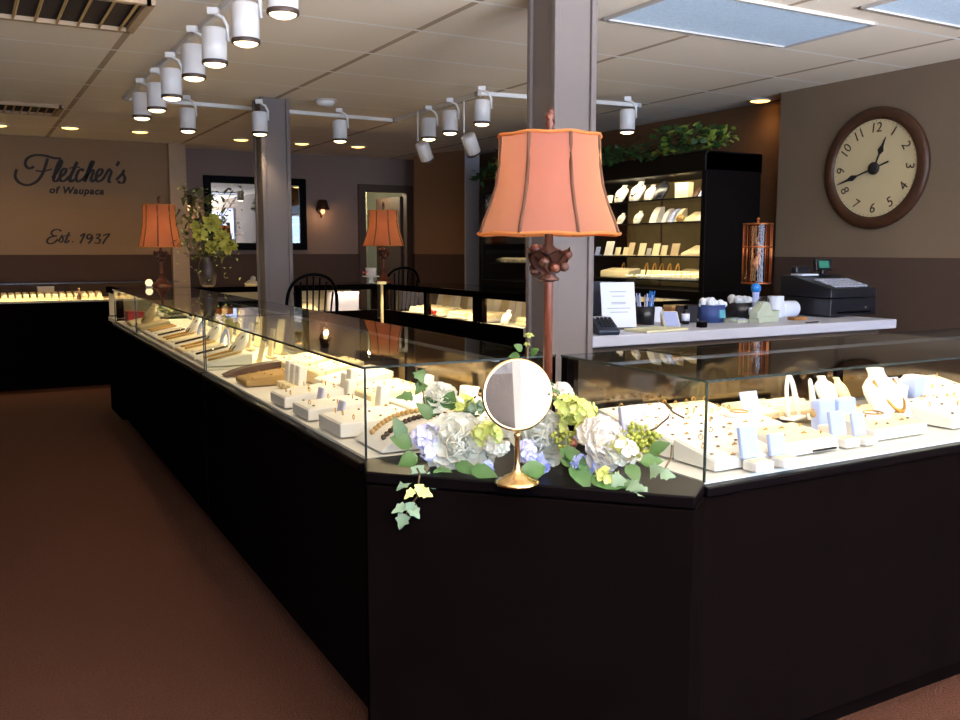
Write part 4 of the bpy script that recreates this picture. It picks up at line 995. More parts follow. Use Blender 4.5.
b = MB(); [b.ball((s_*(RM+.004), 0, cz), .0055, 8) for s_ in (-1, 1)]; b.build('pivot', M['brass'], t)
# ------------------------------------------------------------------ flower garland along the ledge
dA = (V(LB[0], LB[1], 0)-V(LA[0], LA[1], 0)).normalized(); nA = V(-dA.y, dA.x, 0)
if nA.y < 0: nA = -nA
def lg(px, py, off):    # point on the upright plane set back from the ledge front by off
    d = ray(px, py); p0 = V(LA[0], LA[1], 0)+nA*off; k = (p0-CAM).dot(nA)/d.dot(nA); q = CAM+d*k
    if q.y > 2.13: q = CAM+d*(2.13/d.y)
    if q.x > 1.45: q = CAM+d*(1.45/d.x)
    return q
g0 = V(1.15, 1.85, ZL); gar = thing('flower_garland', 'garland of white peonies, hydrangea and ivy lying along the black corner ledge', 'flower garland', g0)
rr = random.Random(4)
def peony(px, py, off, r, m_, face, nm='peony', n=70):
    c = lg(px, py, off)-g0; fc = Vector(face).normalized(); b = MB()
    for i in range(n):
        u = (i+.5)/n; th = math.acos(1-1.25*u); ph = i*2.39996
        a1 = fc.orthogonal().normalized(); a2 = fc.cross(a1)
        d = fc*math.cos(th)+(a1*math.cos(ph)+a2*math.sin(ph))*math.sin(th)
        base = c+d*r*(.25+.25*u); up = (d*.9+fc*.55*(1-u)+V(rr.gauss(0, .18), rr.gauss(0, .18), rr.gauss(0, .18)))
        b.petal(base, up, -(fc*.2+d) if u < .5 else fc, r*(.5+.25*u), r*(.62+.3*u), .35)
    b.ball(c, r*.5, 10); b.build(nm, m_, gar)
def sprig(px, py, off, r, m_, nm, n=26, pet=.013, sq=.8):
    c = lg(px, py, off)-g0; b = MB()
    for i in range(n):
        d = V(rr.gauss(0, 1), rr.gauss(0, 1), rr.gauss(0, 1)).normalized(); p_ = c+V(d.x*r, d.y*r, d.z*r*sq)*rr.uniform(.75, 1)
        a1 = d.orthogonal().normalized(); a2 = d.cross(a1); o = rr.uniform(0, 1.5)
        for k in range(4):
            a = o+k*PI/2; w_ = a1*math.cos(a)+a2*math.sin(a); b.petal(p_, w_+d*.25, d, pet, pet*.95, .15)
    b.build(nm, m_, gar)
def leafs(pts, m_, nm, L=.05, W=.03, lobes=False, jitter=.012):
    for (px, py, off, dx, dz) in pts:
        b = MB(); p_ = lg(px, py, off)-g0+V(0, 0, .014 if off > .02 else 0); d = RGT*dx+V(0, 0, dz)-nA*.35+V(rr.gauss(0, .1), rr.gauss(0, .1), 0)
        b.leaf(p_, d, V(-.3, -.7, .7), L*rr.uniform(.85, 1.2), W*rr.uniform(.85, 1.2), .12, lobes); b.build(nm, m_, gar)
F1 = (-.35, -.85, .45)
peony(457, 444, .13, .075, M['petal'], F1); peony(541, 437, .19, .072, M['petal'], (.0, -.9, .35)); peony(602, 443, .12, .062, M['petal_pink'], (.1, -.9, .4), n=80)
peony(562, 391, .24, .028, M['petal_pink'], (0, -.4, 1), 'rosebud', 24); peony(478, 452, .17, .045, M['petal'], F1, n=40); peony(440, 398, .32, .045, M['petal'], (-.2, -.6, .8), n=40)
sprig(426, 436, .10, .034, M['lavender'], 'phlox_cluster', 40, .016); sprig(429, 452, .08, .02, M['lavender'], 'phlox_cluster', 18, .015)
sprig(488, 434, .11, .036, M['lime'], 'hydrangea_cluster', 30, .016); sprig(497, 446, .10, .026, M['petal'], 'phlox_cluster', 24, .016)
sprig(567, 406, .18, .034, M['lime'], 'hydrangea_cluster', 34, .015); sprig(582, 412, .16, .034, M['lime'], 'hydrangea_cluster', 32, .016); sprig(572, 424, .15, .03, M['lime'], 'hydrangea_cluster', 26, .015)
sprig(622, 452, .09, .034, M['petal'], 'phlox_cluster', 26, .017); sprig(616, 446, .11, .026, M['lime'], 'hydrangea_cluster', 22, .015)
sprig(607, 477, .05, .024, M['lime'], 'hydrangea_cluster', 20, .015); sprig(583, 466, .07, .022, M['blue_petal'], 'bluebell_cluster', 12, .018); sprig(540, 463, .10, .02, M['blue_petal'], 'bluebell_cluster', 10, .018); sprig(486, 467, .07, .018, M['blue_petal'], 'bluebell_cluster', 7, .014); sprig(528, 452, .12, .03, M['lavender'], 'phlox_cluster', 16, .018)
sprig(463, 405, .22, .03, M['lime'], 'hydrangea_cluster', 22, .015); sprig(474, 408, .2, .022, M['leaf_grey'], 'hydrangea_cluster', 14, .016)
def berries(px, py, off, r, n):
    c = lg(px, py, off)-g0; b = MB()
    for i in range(n):
        d = V(rr.gauss(0, 1), rr.gauss(0, 1), rr.gauss(0, 1)).normalized(); b.ball(c+V(d.x*r*1.4, d.y*r, d.z*r)*rr.random()**.4, .0055, 6)
    b.build('berry_cluster', M['berry'], gar)
berries(637, 436, .15, .036, 46); berries(646, 448, .13, .032, 40); berries(562, 440, .12, .022, 20); berries(655, 436, .15, .022, 20)
L_ = []
leafs([(412, 452, .07, -.5, .5), (418, 462, .06, -.8, -.3), (404, 446, .07, -.2, 1), (438, 420, .2, -.3, 1), (446, 415, .2, .5, .9), (432, 424, .17, -.6, .7)], M['leaf'], 'leaf', .06, .045)
leafs([(455, 470, .05, .9, -.1), (440, 472, .06, .2, -.4), (470, 474, .04, .8, -.1), (590, 482, .04, .6, -.1), (600, 488, .03, .9, .1), (573, 470, .06, .3, -.2), (545, 472, .06, -.4, -.1), (610, 492, .03, .7, .1), (560, 455, .09, .6, -.2)], M['leaf_dark'], 'leaf', .07, .045)
leafs([(565, 458, .08, .8, -.2), (560, 466, .07, .9, .0), (640, 468, .07, .9, .2), (650, 458, .09, .8, .5), (628, 470, .07, .3, -.2), (562, 402, .22, -.6, .2), (553, 398, .24, -.2, .6)], M['leaf'], 'leaf', .055, .035)
leafs([(417, 471, .03, .2, -.6), (411, 478, .01, -.6, -.5), (423, 476, .02, .6, -.3), (628, 486, .02, .5, .1), (636, 488, .015, .6, -.2), (622, 482, .03, -.4, -.4), (660, 480, .04, .9, .0), (650, 479, .05, .5, .2)], M['leaf_grey'], 'ivy_leaf', .04, .036, True)
# hanging ivy tail over the front edge
tail = [lg(414, 462, .06)-g0, lg(420, 474, .0)-g0, lg(418, 486, -.018)-g0, lg(417, 497, -.02)-g0, lg(408, 508, -.02)-g0, lg(404, 524, -.02)-g0]
b = MB(); b.tube(tail, .0022, 5); b.build('vine', M['stem'], gar)
leafs([(419, 484, -.022, .1, -.7), (414, 490, -.024, -.6, -.3), (421, 492, -.024, .7, -.1)], M['lime'], 'ivy_leaf', .032, .028, True)
leafs([(410, 502, -.024, .1, -.9), (406, 506, -.024, -.7, -.2), (411, 508, -.024, .6, -.4), (405, 514, -.024, -.2, -1)], M['leaf_grey'], 'ivy_leaf', .034, .032, True)
leafs([(424, 388, .3, -.3, -.6), (418, 376, .31, .4, -.5), (413, 402, .28, -.6, .1)], M['leaf'], 'ivy_leaf', .042, .036, True)
b = MB(); b.tube([lg(428, 420, .18)-g0, lg(424, 400, .26)-g0, lg(421, 380, .31)-g0, lg(416, 368, .33)-g0], .0022, 5); b.build('vine', M['stem'], gar)
# upright bud sprig behind the mirror
b = MB(); b.tube([lg(526, 420, .3)-g0, lg(527, 370, .32)-g0, lg(528, 340, .33)-g0], .003, 6); b.build('bud_stem', M['stem'], gar)
peony(529, 336, .33, .013, M['lime'], (0, 0, 1), 'flower_bud', 16); peony(527, 345, .33, .010, M['lime'], (0, 0, 1), 'flower_bud', 12)
leafs([(522, 356, .32, -.5, .6), (520, 362, .32, -.8, .2), (531, 360, .32, .6, .6)], M['leaf'], 'leaf', .032, .03)
# curling bare twigs
for P in ([(585, 406, .2), (597, 415, .2), (607, 428, .19), (616, 440, .17)], [(636, 437, .16), (656, 428, .17), (668, 418, .2), (672, 408, .22), (664, 402, .24)], [(672, 445, .14), (671, 458, .12), (664, 470, .08), (660, 478, .05)], [(664, 402, .24), (673, 412, .2), (684, 418, .2)]):
    b = MB(); b.tube([lg(*p_)-g0 for p_ in P], .0026, 5); b.build('twig', M['stem'], gar)
# ------------------------------------------------------------------ goods in the right showcase (fronts face the viewer)
def dk(px, py): q = at_z(px, py, .803); return (q.x, q.y, .8035)
used_jewels = {}
def jewel_proto(kind):
    if kind == 'ring':
        b = MB(); b.torus((0, 0, .0), .0085, .0018, Matrix.Translation((0, 0, .0125)) @ Matrix.Rotation(PI/2, 4, 'X'), 14, 5); b.ball((0, 0, .022), .004, 6)
        return b, 'gold_ring', 'ring', M['gold']
    if kind == 'gem':
        b = MB(); b.ball((0, 0, .007), .006, 7, (1, .8, .7)); b.torus((0, 0, .007), .007, .0015, None, 12, 5)
        return b, 'gem_earring', 'earring', M['gem']
    b = MB(); b.tube([(.0, 0, .006), (.008, .0, .008), (.016, .004, .007), (.022, .003, .006)], .003, 6); b.ball((.011, .001, .009), .005, 6)
    return b, 'gold_brooch', 'brooch', M['gold']
def jewel(kind, loc, rz, label, group):
    key = kind
    if key not in used_jewels:
        b, n, c, m_ = jewel_proto(kind); bmesh.ops.scale(b.bm, vec=(.7, .7, .7), verts=b.bm.verts[:]); o = b.build(n, m_); used_jewels[key] = (o, c)
    else:
        o = used_jewels[key][0].copy(); COL.objects.link(o)
    o.location = loc; o.rotation_euler = (0, 0, rz); tag(o, label, used_jewels[key][1], group); return o
rj = random.Random(21)
def scatter(pad_t, w, d, h0, h1, nx, ny, kinds, label, group):
    # small pieces set out in rows on a slanted pad, in the pad's own frame
    R = pad_t.rotation_euler.to_matrix(); base = Vector(pad_t.location); i = 0
    for a in range(nx):
        for b_ in range(ny):
            x = -w/2+w*(a+.5)/nx+rj.uniform(-.012, .012); y = d*(b_+.5)/ny+rj.uniform(-.012, .012)
            z = h0+(h1-h0)*y/d+.0022
            jewel(kinds[i % len(kinds)], base+R @ V(x, y, z), rj.uniform(-.6, .6)+pad_t.rotation_euler.z, label % dict(ring='gold ring', gem='dark gem earring', brooch='gold brooch')[kinds[i % len(kinds)]], group); i += 1
def padw(px0, py0, px1, py1): a, b_ = dk(px0, py0), dk(px1, py1); return ((a[0]+b_[0])/2, (a[1]+b_[1])/2, .8035), math.hypot(a[0]-b_[0], a[1]-b_[1])
# stacked bank of white earring pads at the left end
x0 = dk(700, 479)[0]
pc = V(1.585, 1.63, .8035)
for i, (l, y, h0, h1) in enumerate([('large white earring pad in the near left corner of the right showcase', 1.635, .025, .055), ('white earring pad second back in the left end of the right showcase', 1.80, .045, .075), ('white earring pad third back in the left end of the right showcase', 1.965, .06, .085)]):
    t = slant_pad(l, (1.715, y, .8035), 0, .235, .155, h0, h1, M['white'], name='earring_pad')
    scatter(t, .235, .155, h0, h1, 5, 3, ['gem', 'ring', 'gem', 'brooch'], '%s on the '+['nearest', 'second', 'third'][i]+' white pad at the left of the right showcase', 'jewels on the left pads of the right showcase')
def ob(px, py, w, label, lid=None, m='bluewhite', rz=0): q = dk(px, py); return open_box(label, q, rz, w, M[m], lid_h=lid)  # lid colour carries the blue daylight, box base stays plain white
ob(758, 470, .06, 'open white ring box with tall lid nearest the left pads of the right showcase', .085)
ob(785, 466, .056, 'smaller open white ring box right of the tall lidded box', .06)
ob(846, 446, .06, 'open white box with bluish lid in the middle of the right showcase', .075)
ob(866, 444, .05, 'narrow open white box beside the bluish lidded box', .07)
ob(640, 447, .075, 'open white box with lilac lid behind the garland', .085, 'lilac'); ob(658, 441, .05, 'small white box with lilac lid behind the garland', .075, 'lilac')
c, w_ = padw(794, 460, 850, 452)
t = slant_pad('white bracelet pad with front edge near the glass in the right showcase middle', (c[0], 1.66, .8035), 0, .20, .16, .035, .05, M['white'], insert=M['cream']); scatter(t, .2, .16, .035, .05, 3, 2, ['brooch'], '%s on the white bracelet pad near the front glass', 'brooches on the front bracelet pad')
t = slant_pad('white bracelet pad behind the front one in the right showcase middle', (c[0]-.02, 1.84, .8035), 0, .22, .13, .045, .06, M['white']); scatter(t, .22, .13, .045, .06, 4, 2, ['brooch', 'gem'], '%s on the second bracelet pad of the right showcase', 'jewels on the second bracelet pad')
q = dk(767, 432); easel_card('tilted white pendant card rising left of the ring rolls in the right showcase', (q[0], q[1]+.05, q[2]), 0, .07, .115, M['bluewhite'], tilt=.3)
t = slant_pad('cream earring pad behind the tall lidded box in the right showcase', (dk(735, 440)[0], 1.93, .8035), 0, .2, .2, .05, .075, M['cream']); scatter(t, .2, .2, .05, .075, 5, 4, ['gem', 'ring'], '%s on the cream pad behind the tall lidded box', 'jewels on the cream pad')
def disc(px, py, r, label, z=0):
    q = dk(px, py); t = thing('round_display_disc', label, 'display disc', (q[0], q[1], q[2]+z)); MB().lathe([(r, 0), (r, .008), (r*.92, .012), (0, .013)], 28, None, 1.2, 1).build('disc', M['white'], t); MB().torus((0, 0, .014), r*.6, .002).build('chain', M['gold'], t); return t
disc(738, 446, .04, 'white oval necklace disc on the cream pad in the right showcase', .085)
disc(872, 430, .05, 'white oval necklace disc right of the bluish boxes', .04); disc(886, 421, .04, 'white oval necklace disc in front of the large bust', .03)
for i, (px, py, l) in enumerate([(764, 424, 'beige ring roll tray at the back left of the right showcase'), (798, 421, 'beige ring roll tray at the back behind the bangle loops')]):
    q = dk(px, py); roll_tray(l, (q[0], q[1]-.03, q[2]+.02), 0, .2, .13, 5, M['beige'], M['cream'])
for i, (px, py, h_, l) in enumerate([(793, 425, .13, 'taller white bangle loop rising at the back of the right showcase'), (815, 424, .115, 'lower white bangle loop beside the taller loop')]):
    q = dk(px, py); arch(l, (q[0], q[1], q[2]+.02), .3+.5*i, .07, h_, M['white'], r=.006)
q = dk(812, 434); t = thing('drop_pendant', 'amber drop pendant hanging at the end of the bangle loops', 'pendant', (q[0], q[1], q[2]+.05)); MB().ball((0, 0, .01), .009, 8, (1, 1, 1.3)).build('drop', M['tan'], t); MB().torus((0, 0, .024), .004, .0012).build('bail', M['gold'], t)
for px, py, w_, h_, l in [(828, 433, .075, .10, 'left of the two upright white boxes at the back of the right showcase'), (848, 431, .08, .10, 'right of the two upright white boxes at the back of the right showcase')]:
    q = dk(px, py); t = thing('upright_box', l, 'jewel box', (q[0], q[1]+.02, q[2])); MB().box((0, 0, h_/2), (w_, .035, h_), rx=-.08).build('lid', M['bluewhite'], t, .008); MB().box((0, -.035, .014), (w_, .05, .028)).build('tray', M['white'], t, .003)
q = dk(826, 412); bust('little white neck form behind the upright boxes', (q[0], min(q[1], 2.08), q[2]+.02), 0, .10, M['white'])
q = dk(836, 410); bust('little beige neck form behind the upright boxes', (q[0]+.02, min(q[1], 2.08), q[2]+.02), .4, .09, M['beige'])
q = dk(880, 424); bust('large white bust with amber stones in the right showcase', (q[0], q[1]-.02, q[2]), .0, .175, M['white'], neck='gold', nm='stone_necklace')
q = dk(908, 424); easel_card('tall white pendant card right of the large bust', (q[0], q[1], q[2]+.01), .2, .06, .115, M['white'], tilt=.35)
q = dk(912, 412); t = thing('tapered_riser', 'tapered pale riser at the back right of the large bust', 'display riser', (q[0], min(q[1], 2.1), q[2])); MB().lathe([(.025, 0), (.042, .12), (.036, .122), (0, .122)], 4, Matrix.Rotation(PI/4, 4, 'Z')).build('riser', M['bluewhite'], t, .003); MB().box((0, 0, .124), (.05, .05, .004)).build('cap', M['white'], t)
q = dk(893, 410); easel_card('wide pale card behind the large bust', (q[0], min(q[1], 2.1), q[2]+.01), 0, .09, .1, M['bluewhite'])
for px, l, s_ in [(933, 'upright white bangle cuff toward the right of the showcase', 1), (955, 'smaller upright white bangle cuff right of the first cuff', .85)]:
    q = dk(px, 421); t = thing('bangle_cuff', l, 'bangle stand', (q[0], max(q[1], 1.96), q[2]), .5)
    m_ = Matrix.Rotation(PI/2, 4, 'X') @ Matrix.Translation((0, .055*s_, -.02)); MB().lathe([(.046*s_, 0), (.055*s_, 0), (.055*s_, .045), (.046*s_, .045), (.046*s_, 0)], 28, m_).build('cuff', M['white'], t)
    b = MB(); [b.ball((.055*s_*math.cos(a), .0, .055*s_+.055*s_*math.sin(a)), .006, 6) for a in (-.5, -.2, .1, .4)]; b.build('beads', M['darkbead'], t)
t = slant_pad('cream brooch pad at the far right front of the showcase', (dk(915, 440)[0], 1.68, .8035), 0, .24, .2, .03, .06, M['white'], insert=M['cream']); scatter(t, .24, .2, .03, .06, 4, 3, ['brooch', 'gem'], '%s on the cream pad at the far right front', 'jewels on the far right front pad')
t = slant_pad('cream brooch pad second from the right edge of the picture', (dk(938, 424)[0]+.20, 1.86, .8035), 0, .2, .14, .045, .07, M['cream']); scatter(t, .2, .14, .045, .07, 4, 2, ['brooch', 'ring'], '%s on the cream pad second from the right edge', 'jewels on the pad by the right edge')
t = slant_pad('white jewel pad cut by the right edge of the picture', (2.72, 1.68, .8035), 0, .2, .2, .03, .06, M['white']); scatter(t, .2, .2, .03, .06, 3, 3, ['gem', 'ring'], '%s on the pad cut by the right edge', 'jewels on the edge pad')
t = slant_pad('cream pad at the back right corner of the visible showcase', (3.02, 1.98, .8035), 0, .3, .14, .05, .08, M['cream']); scatter(t, .3, .14, .05, .08, 4, 2, ['gem', 'ring'], '%s on the pad at the back right corner', 'jewels on the back right pad')
t = slant_pad('white watch pad beside the front bracelet pad in the right showcase', (dk(862, 462)[0]+.02, 1.66, .8035), 0, .11, .12, .012, .03, M['white'])
q = dk(860, 458); t = thing('gold_bracelet', 'gold bracelet lying coiled on the white watch pad', 'bracelet', (q[0]+.02, 1.71, .83)); MB().torus((0, 0, .003), .03, .003, None, 28, 6).build('links', M['gold'], t); MB().ball((.03, 0, .004), .005, 7).build('clasp', M['silver'], t)
# ------------------------------------------------------------------ goods in the long left row (fronts face the aisle, local -y = -x)
RL = -PI/2+AL
def lp(v, u): p_ = run(v, u); return (p_.x, p_.y, .8035)
def dl(px, py): q = at_z(px, py, .803); return (q.x, q.y, .8035)
# near end: curved ramp with two bead bracelets
t = ramp('curved white bracelet ramp in the near corner of the long left showcase', lp(.13, .06), RL, .2, .24, .07, M['white'])
for i, (v, m_) in enumerate([(.17, M['tan']), (.085, M['darkbead'])]):
    pts = []
    for k in range(15):
        s_ = k/14; u = .09+.19*s_; pts.append((lp(v+.035*math.sin(s_*PI), u)[0], lp(v+.035*math.sin(s_*PI), u)[1], .8035+.07*math.sin(PI/2*((u-.06)/.24)**.8)+.010))
    b = MB(); [b.ball(p_, .0085, 7) for p_ in pts]; o = b.build('bead_bracelet', m_); tag(o, ['tan bead bracelet lying across the white ramp at the near left corner', 'dark bead bracelet nearest the viewer on the white corner ramp'][i], 'bracelet', 'bead bracelets on the corner ramp')
specs = [  # v, u, width, depth, h0, h1, material, label, jewels
    (.37, .03, .20, .25, .04, .05, 'white', 'thick white jewel tray beside the curved ramp in the near left showcase', ['ring', 'gem', 'brooch']),
    (.66, .03, .17, .22, .035, .045, 'white', 'thick white jewel tray second from the near end of its case', ['gem', 'ring']),
    (.93, .03, .18, .22, .035, .055, 'white', 'thick white jewel tray third from the near end by the front glass', ['ring']),
    (1.50, .04, .18, .2, .02, .045, 'tan', 'tan suede jewel pad by the front glass beside the brown watch ramp', ['brooch']),
    (.45, .30, .26, .2, .05, .065, 'white', 'white tray at the back opposite the curved ramp in the near left showcase', ['gem', 'ring', 'brooch']),
    (.78, .28, .24, .2, .05, .07, 'cream', 'cream tray at mid depth behind the second front tray of the near left showcase', ['ring', 'gem']),
    (1.10, .26, .24, .24, .045, .085, 'white', 'white slanted tray at mid depth in the middle of the near left showcase', ['ring', 'brooch']),
    (1.72, .28, .3, .2, .05, .08, 'cream', 'cream slanted tray at the far back of the near left showcase', ['gem', 'ring']),
    (1.40, .30, .22, .2, .05, .09, 'cream', 'cream slanted tray just before the far back tray of the near left showcase', ['gem', 'ring']),
    (.10, .36, .12, .16, .05, .09, 'white', 'white slanted tray at the back of the near end of the left showcase', ['gem', 'brooch'])]
for v, u, w_, d_, h0, h1, m_, l, js in specs:
    t = slant_pad(l, lp(v, u), RL, w_, d_, h0, h1, M[m_], name='jewel_tray', cat='jewel tray'); scatter(t, w_, d_, h0, h1, 3, 3, js, '%s on the '+' '.join(l.split()[:9]), 'jewels on the '+' '.join(l.split()[:6]))
open_box('small open lilac box between the first and second front trays', lp(.53, .10), RL, .05, M['lilac'], lid_h=.05); open_box('small open lilac box between the second and third front trays', lp(.80, .12), RL, .05, M['lilac'], lid_h=.055)
for i, (v, u, h_) in enumerate([(1.20, .20, .10), (1.27, .20, .10), (1.34, .20, .105), (.84, .27, .085), (.90, .30, .115), (.96, .30, .095), (.56, .28, .10), (.60, .46, .12), (.30, .46, .12)]):
    l = ['nearest of three upright white boxes grouped midway along the near left showcase', 'middle of three upright white boxes grouped midway along the near left showcase', 'farthest of three upright white boxes grouped midway along the near left showcase', 'squat upright white box leading the second group in the near left showcase', 'tall upright white box in the second group in the near left showcase', 'upright white box at the far end of the second group in the near left showcase', 'upright white box alone at mid depth near the glass corner', 'tall upright cream box against the back behind the tan pad side', 'tall upright cream box against the back near the glass corner'][i]
    t = thing('upright_box', l, 'jewel box', lp(v, u), RL); MB().box((0, 0, h_/2), (.05, .035, h_), rx=-.1).build('lid', M['white'], t, .006); MB().box((0, -.03, .012), (.05, .04, .024)).build('tray', M['cream'], t, .003)
t = ramp('long brown leather watch ramp by the far seam of the near left showcase', lp(1.78, .03), RL, .07, .30, .05, M['brown'])
q = lp(.262, .44); bust('white bust at the back of the near left showcase', q, RL+.2, .12, M['white'], neck='dark')
roll_tray('cream ring roll tray at the back near the glass corner', lp(.72, .485), RL, .22, .075, 4, M['white'], M['cream'])
# second case: bracelets up front, many upright cards behind
v0 = 2.1
for i in range(7):
    t = slant_pad(['white bracelet pad nearest the seam in the middle left showcase', 'second white bracelet pad from the seam in the middle left showcase', 'third cream bracelet pad in the middle left showcase', 'fourth white bracelet pad in the middle left showcase', 'fifth cream bracelet pad in the middle left showcase', 'sixth white bracelet pad in the middle left showcase', 'white bracelet pad at the far end of the middle left showcase'][i], lp(v0+.15+i*.29, .03), RL, .25, .22, .015, .05, M['cream' if i in (2, 4) else 'white'], name='bracelet_pad')
    for k in range(2):
        pts = [(lp(v0+.07+i*.29+.11*k, .05+.17*s_/8)[0], lp(v0+.07+i*.29+.11*k+.05*s_/8, .05+.17*s_/8)[1], .803+.015+.035*(.02+.17*s_/8)/.22+.010) for s_ in range(9)]
        b = MB(); b.tube(pts, .006, 6); o = b.build('strap_bracelet', [M['tan'], M['gold'], M['darkbead'], M['pearl']][(i*2+k) % 4]); tag(o, 'strap bracelet laid on the row of pads along the middle left showcase', 'bracelet', 'strap bracelets in the middle left showcase')
lab = 'upright card stand in the crowd at the back of the middle left showcase'
cp = None
for i in range(14):
    v = v0+.1+i*.145; u = .30+.09*(i % 3); l_ = lp(v, u); sc = 1.15+.35*((i*7) % 3)
    if cp is None: cp = easel_card(lab, l_, RL, .075, .10, M['cream'], 'card stands in the middle left showcase'); 
    else: dup(cp, l_, RL+.2*((i % 3)-1), lab, None, (1, 1, sc))
for i, v in enumerate((2.35, 2.95, 3.5)): bust(['white necklace bust nearest the viewer in the middle left showcase', 'middle white necklace bust of the middle left showcase', 'far white bust of the middle left showcase'][i], lp(v, .24), RL, .15, M['white'], neck='dark')
for i, v in enumerate((2.6, 3.2)): arch(['nearer bangle loop in the middle left showcase', 'farther bangle loop in the middle left showcase'][i], lp(v, .22), RL+.5, .06, .13, M['bluewhite'])
# third case
bust('pinkish bust in the farthest left showcase', lp(4.55, .14), RL, .17, M['beige'], neck='gold')
t = thing('red_gift_box', 'small red box in the far corner of the farthest left showcase', 'box', lp(5.15, .12), RL); MB().box((0, 0, .035), (.16, .12, .07)).build('box_body', M['red'], t, .004); MB().box((0, 0, .075), (.165, .125, .015)).build('lid', M['red'], t, .003)
t = slant_pad('pink beige pad at the near end of the farthest left showcase', lp(4.42, .04), RL, .25, .2, .02, .06, M['beige'])
t = slant_pad('cream pad in the middle of the farthest left showcase', lp(4.85, .04), RL, .25, .2, .02, .06, M['cream'])
t = thing('artificial_greenery', 'small clump of green leaves in the farthest left showcase', 'greenery', lp(5.0, .32), RL); rr = random.Random(8)
for nm, m_, n in (('leaves', M['leaf'], 40), ('lime_leaves', M['lime'], 18)):
    b = MB(); [b.leaf((rr.uniform(-.25, .2), rr.uniform(-.08, .08), rr.uniform(.05, .14)), (rr.uniform(-1, 1), rr.uniform(-1, 1), rr.uniform(0, 1)), (0, 0, 1), .06, .035) for _ in range(n)]; b.build(nm, m_, t)
b = MB(); [b.tube([(x*.05-.1, 0, 0), (x*.05-.1, .02, .1)], .003, 5) for x in range(5)]; b.build('stalk', M['stem'], t)
# far low case: cream ring rolls in a row, small box, dark figure
lab = 'cream ring roll standing in the row along the far showcase'
cp = None
for i in range(15):
    px = -3+i*7.3; q = at_y(px, 299, 9.95); l_ = (q.x, 9.9, .862)
    if l_[0] > 1.7: break
    if cp is None: cp = roll_tray(lab, l_, 0, .062, .2, 3, M['cream'], M['cream'], 'cream ring rolls in the far showcase')
    else: dup(cp, l_, 0, lab)
q = at_y(46, 292, 10.2); t = thing('cream_gift_box', 'cream box standing above the ring rolls in the far showcase', 'box', (q.x, 10.22, .861)); MB().box((0, 0, .055), (.15, .1, .11)).build('box_body', M['cream'], t, .003); MB().box((0, 0, .115), (.155, .105, .014)).build('lid', M['white'], t, .002)
q = at_y(79, 292, 9.86); t = thing('dark_figurine', 'small dark figurine standing in the far showcase', 'figurine', (q.x, 9.86, .861)); MB().lathe([(.02, 0), (.022, .02), (.014, .05), (.02, .075), (.008, .09)], 14).build('body', M['brown'], t); MB().ball((0, 0, .103), .013, 9).build('head', M['brown'], t)
# back framed cases
for i, (x, l, m_) in enumerate([(1.45, 'white bust at the left of the back framed showcase', 'white'), (2.35, 'white bust just right of the slim column in the back framed showcase', 'white')]): bust(l, (x, 7.95, .80), 0, .15, M[m_], neck='dark')
for i, x in enumerate((1.75, 2.05, 2.62)): slant_pad(['cream pad left in the back framed showcase', 'cream pad beside the slim column in the back framed showcase', 'cream pad behind the spindle chair in the back framed showcase'][i], (x, 7.8, .80), 0, .26, .22, .03, .08, M['cream'])
t = thing('lilac_box', 'large lilac grey box at the right end of the back framed showcase', 'box', (3.0, 7.82, .80)); MB().box((0, 0, .08), (.26, .12, .16)).build('box_body', M['lilac'], t, .004); MB().box((0, 0, .165), (.265, .125, .02)).build('lid', M['lilac'], t, .003)
slant_pad('long cream pad behind the lilac box in the back framed showcase', (2.9, 8.0, .80), 0, .6, .12, .1, .14, M['cream'])
for i, y in enumerate((7.3, 6.95, 6.55, 6.2)):
    l = ['beige tray in the far window of the two windowed framed showcase', 'leafy cream tray beside the far window post of the framed showcase', 'white tray in the near window of the two windowed framed showcase', 'cream tray at the near end of the two windowed framed showcase'][i]
    roll_tray(l, (3.48, y, .80), RZ, .28, .22, 4, M['white'], M['cream'])
lab = 'upright cream card behind the trays of the two windowed showcase'; cp = None
for i in range(9):
    l_ = (3.75+.04*(i % 2), 7.4-i*.17, .80)
    if cp is None: cp = easel_card(lab, l_, RZ, .09, .15, M['white'], 'cream cards in the two windowed showcase')
    else: dup(cp, l_, RZ, lab)
t = thing('red_berry_sprig', 'dark red berry sprig at the window post of the two windowed showcase', 'sprig', (3.44, 6.86, .80)); b = MB(); [b.ball((rr.uniform(-.02, .02), rr.uniform(-.04, .04), rr.uniform(.01, .05)), .012, 7) for _ in range(9)]; b.build('berries', M['red'], t); MB().tube([(0, -.05, .005), (0, .05, .01)], .004, 5).build('twig', M['stem'], t)
for i, y in enumerate((5.6, 5.25, 4.9)): roll_tray(['farthest cream tray in the framed showcase by the big column', 'middle cream tray in the framed showcase by the big column', 'nearest cream tray in the framed showcase by the big column'][i], (3.55, y, .80), RZ, .28, .26, 4, M['cream'], M['cream'])
bust('small white bust in the framed showcase by the big column', (3.46, 5.72, .80), RZ, .11, M['white'])
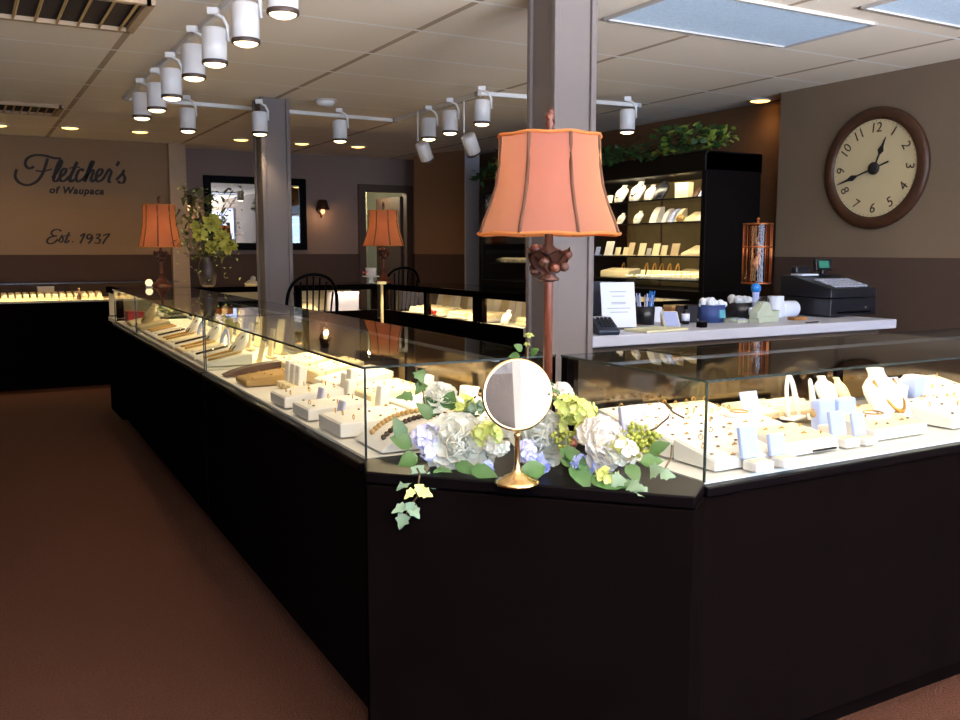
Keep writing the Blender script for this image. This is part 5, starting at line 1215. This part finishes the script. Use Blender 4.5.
# bits standing on the back counter tops
t = thing('candle_globe', 'small glowing white globe candle left of the distant left lamp', 'candle', (at_y(149, 284, 7.9).x, 7.9, ZTOP+.001)); MB().ball((0, 0, .035), .03, 12).build('globe', emit_mat('candle_glow', (255, 225, 170), 1.6), t); MB().lathe([(.03, 0), (.02, .012), (.0, .012)], 14).build('saucer', M['white'], t)
t = thing('cream_sculpture', 'little cream shell ornament on the back counter beside the slim column', 'ornament', (at_y(252, 281, 7.9).x, 7.9, ZTOP+.001)); MB().lathe([(.06, 0), (.07, .015), (.0, .06)], 14).build('shell', M['cream'], t); MB().ball((.01, 0, .055), .025, 9).build('knob', M['petal'], t)
q = at_y(372, 266, 7.85); t = thing('stacked_mug', 'red and white striped cup on a saucer left of the middle lamp stem', 'cup', (at_y(371, 281, 7.85).x, 7.85, ZTOP+.001)); MB().lathe([(.035, .06), (.045, .075), (.05, .14), (.045, .14), (.04, .08)], 20).build('cup', M['petal_pink'], t); MB().lathe([(.05, 0), (.02, .01), (.02, .05), (.075, .058), (.08, .066), (.0, .064)], 20).build('pedestal_saucer', M['white'], t); MB().torus((-.06, 0, .10), .02, .006, None).build('handle', M['red'], t)
t = thing('lit_corner_post', 'slim pale yellow case corner post catching light below the middle lamp', 'stand', (at_y(382, 310, 7.55).x, 7.55, .0)); zz = at_y(382, 284, 7.55).z; MB().box((0, 0, zz/2), (.022, .022, zz)).build('post', M['beige'], t, .004); MB().box((0, 0, zz+.01), (.075, .05, .025)).build('cap', M['lit_edge'], t, .006)  # stands in for a lit case corner post, glow put into its cap
# spindle chairs
def chair(label, loc, rz):
    t = thing('spindle_chair', label, 'chair', loc, rz, 'black spindle back chairs'); zs, zt_ = .64, 1.17; w_ = .20; k = M['black_gloss']
    MB().lathe([(.19, zs-.035), (.205, zs-.02), (.205, zs), (.19, zs+.006), (.1, zs-.006), (0, zs-.008)], 28, None, 1.05, 1).build('seat', k, t)
    hoop = [(w_*math.cos(a), .16+.07*math.sin(a), zs+(zt_-zs)*(math.sin(a)**.3 if a not in (0, PI) else 0)) for a in [PI*i/24 for i in range(25)]]; hoop[0] = (w_, .12, zs); hoop[-1] = (-w_, .12, zs)
    MB().tube(hoop, .013, 8).build('back_bow', k, t)
    for i in range(7):
        x = -.15+.05*i; top = zs+(zt_-zs)*(1-(abs(x)/w_)**2)**.3
        MB().tube([(x*.8, .155, zs), (x*.9, .19, (zs+top)/2), (x, .215, top-.01)], .007, 6).build('spindle', k, t)
    for sx_ in (-1, 1):
        for sy_ in (-1, 1): MB().tube([(sx_*.12, sy_*.12, zs-.02), (sx_*.16, sy_*.16, zs*.5), (sx_*.19, sy_*.19, 0)], [.015, .019, .012], 8).build('leg', k, t)
    for s_ in (-1, 1): MB().tube([(s_*.17, -.17, .22), (s_*.17, .17, .22)], .009, 6).build('stretcher', k, t)
    MB().tube([(-.17, 0, .22), (.17, 0, .22)], .009, 6).build('stretcher', k, t)
q = at_y(304, 275, 6.75); chair('black spindle back chair in front of the back framed showcase, right of the slim column', (q.x, 6.75, 0), PI)
q = at_y(389, 275, 8.9); chair('black spindle back chair half hidden behind the middle lamp stem', (q.x, 8.75, 0), PI)
# ------------------------------------------------------------------ world and view
w = bpy.data.worlds.new('world'); S.world = w; w.use_nodes = True
w.node_tree.nodes['Background'].inputs['Color'].default_value = (.55, .7, 1, 1); w.node_tree.nodes['Background'].inputs['Strength'].default_value = .6
S.view_settings.view_transform = 'Standard'; S.view_settings.look = 'None'; S.view_settings.exposure = 0
S.cycles.use_denoising = True
S.cycles.max_bounces = 10; S.cycles.transparent_max_bounces = 24; S.cycles.glossy_bounces = 5
S.cycles.sample_clamp_indirect = 6; S.cycles.caustics_reflective = False; S.cycles.caustics_refractive = False
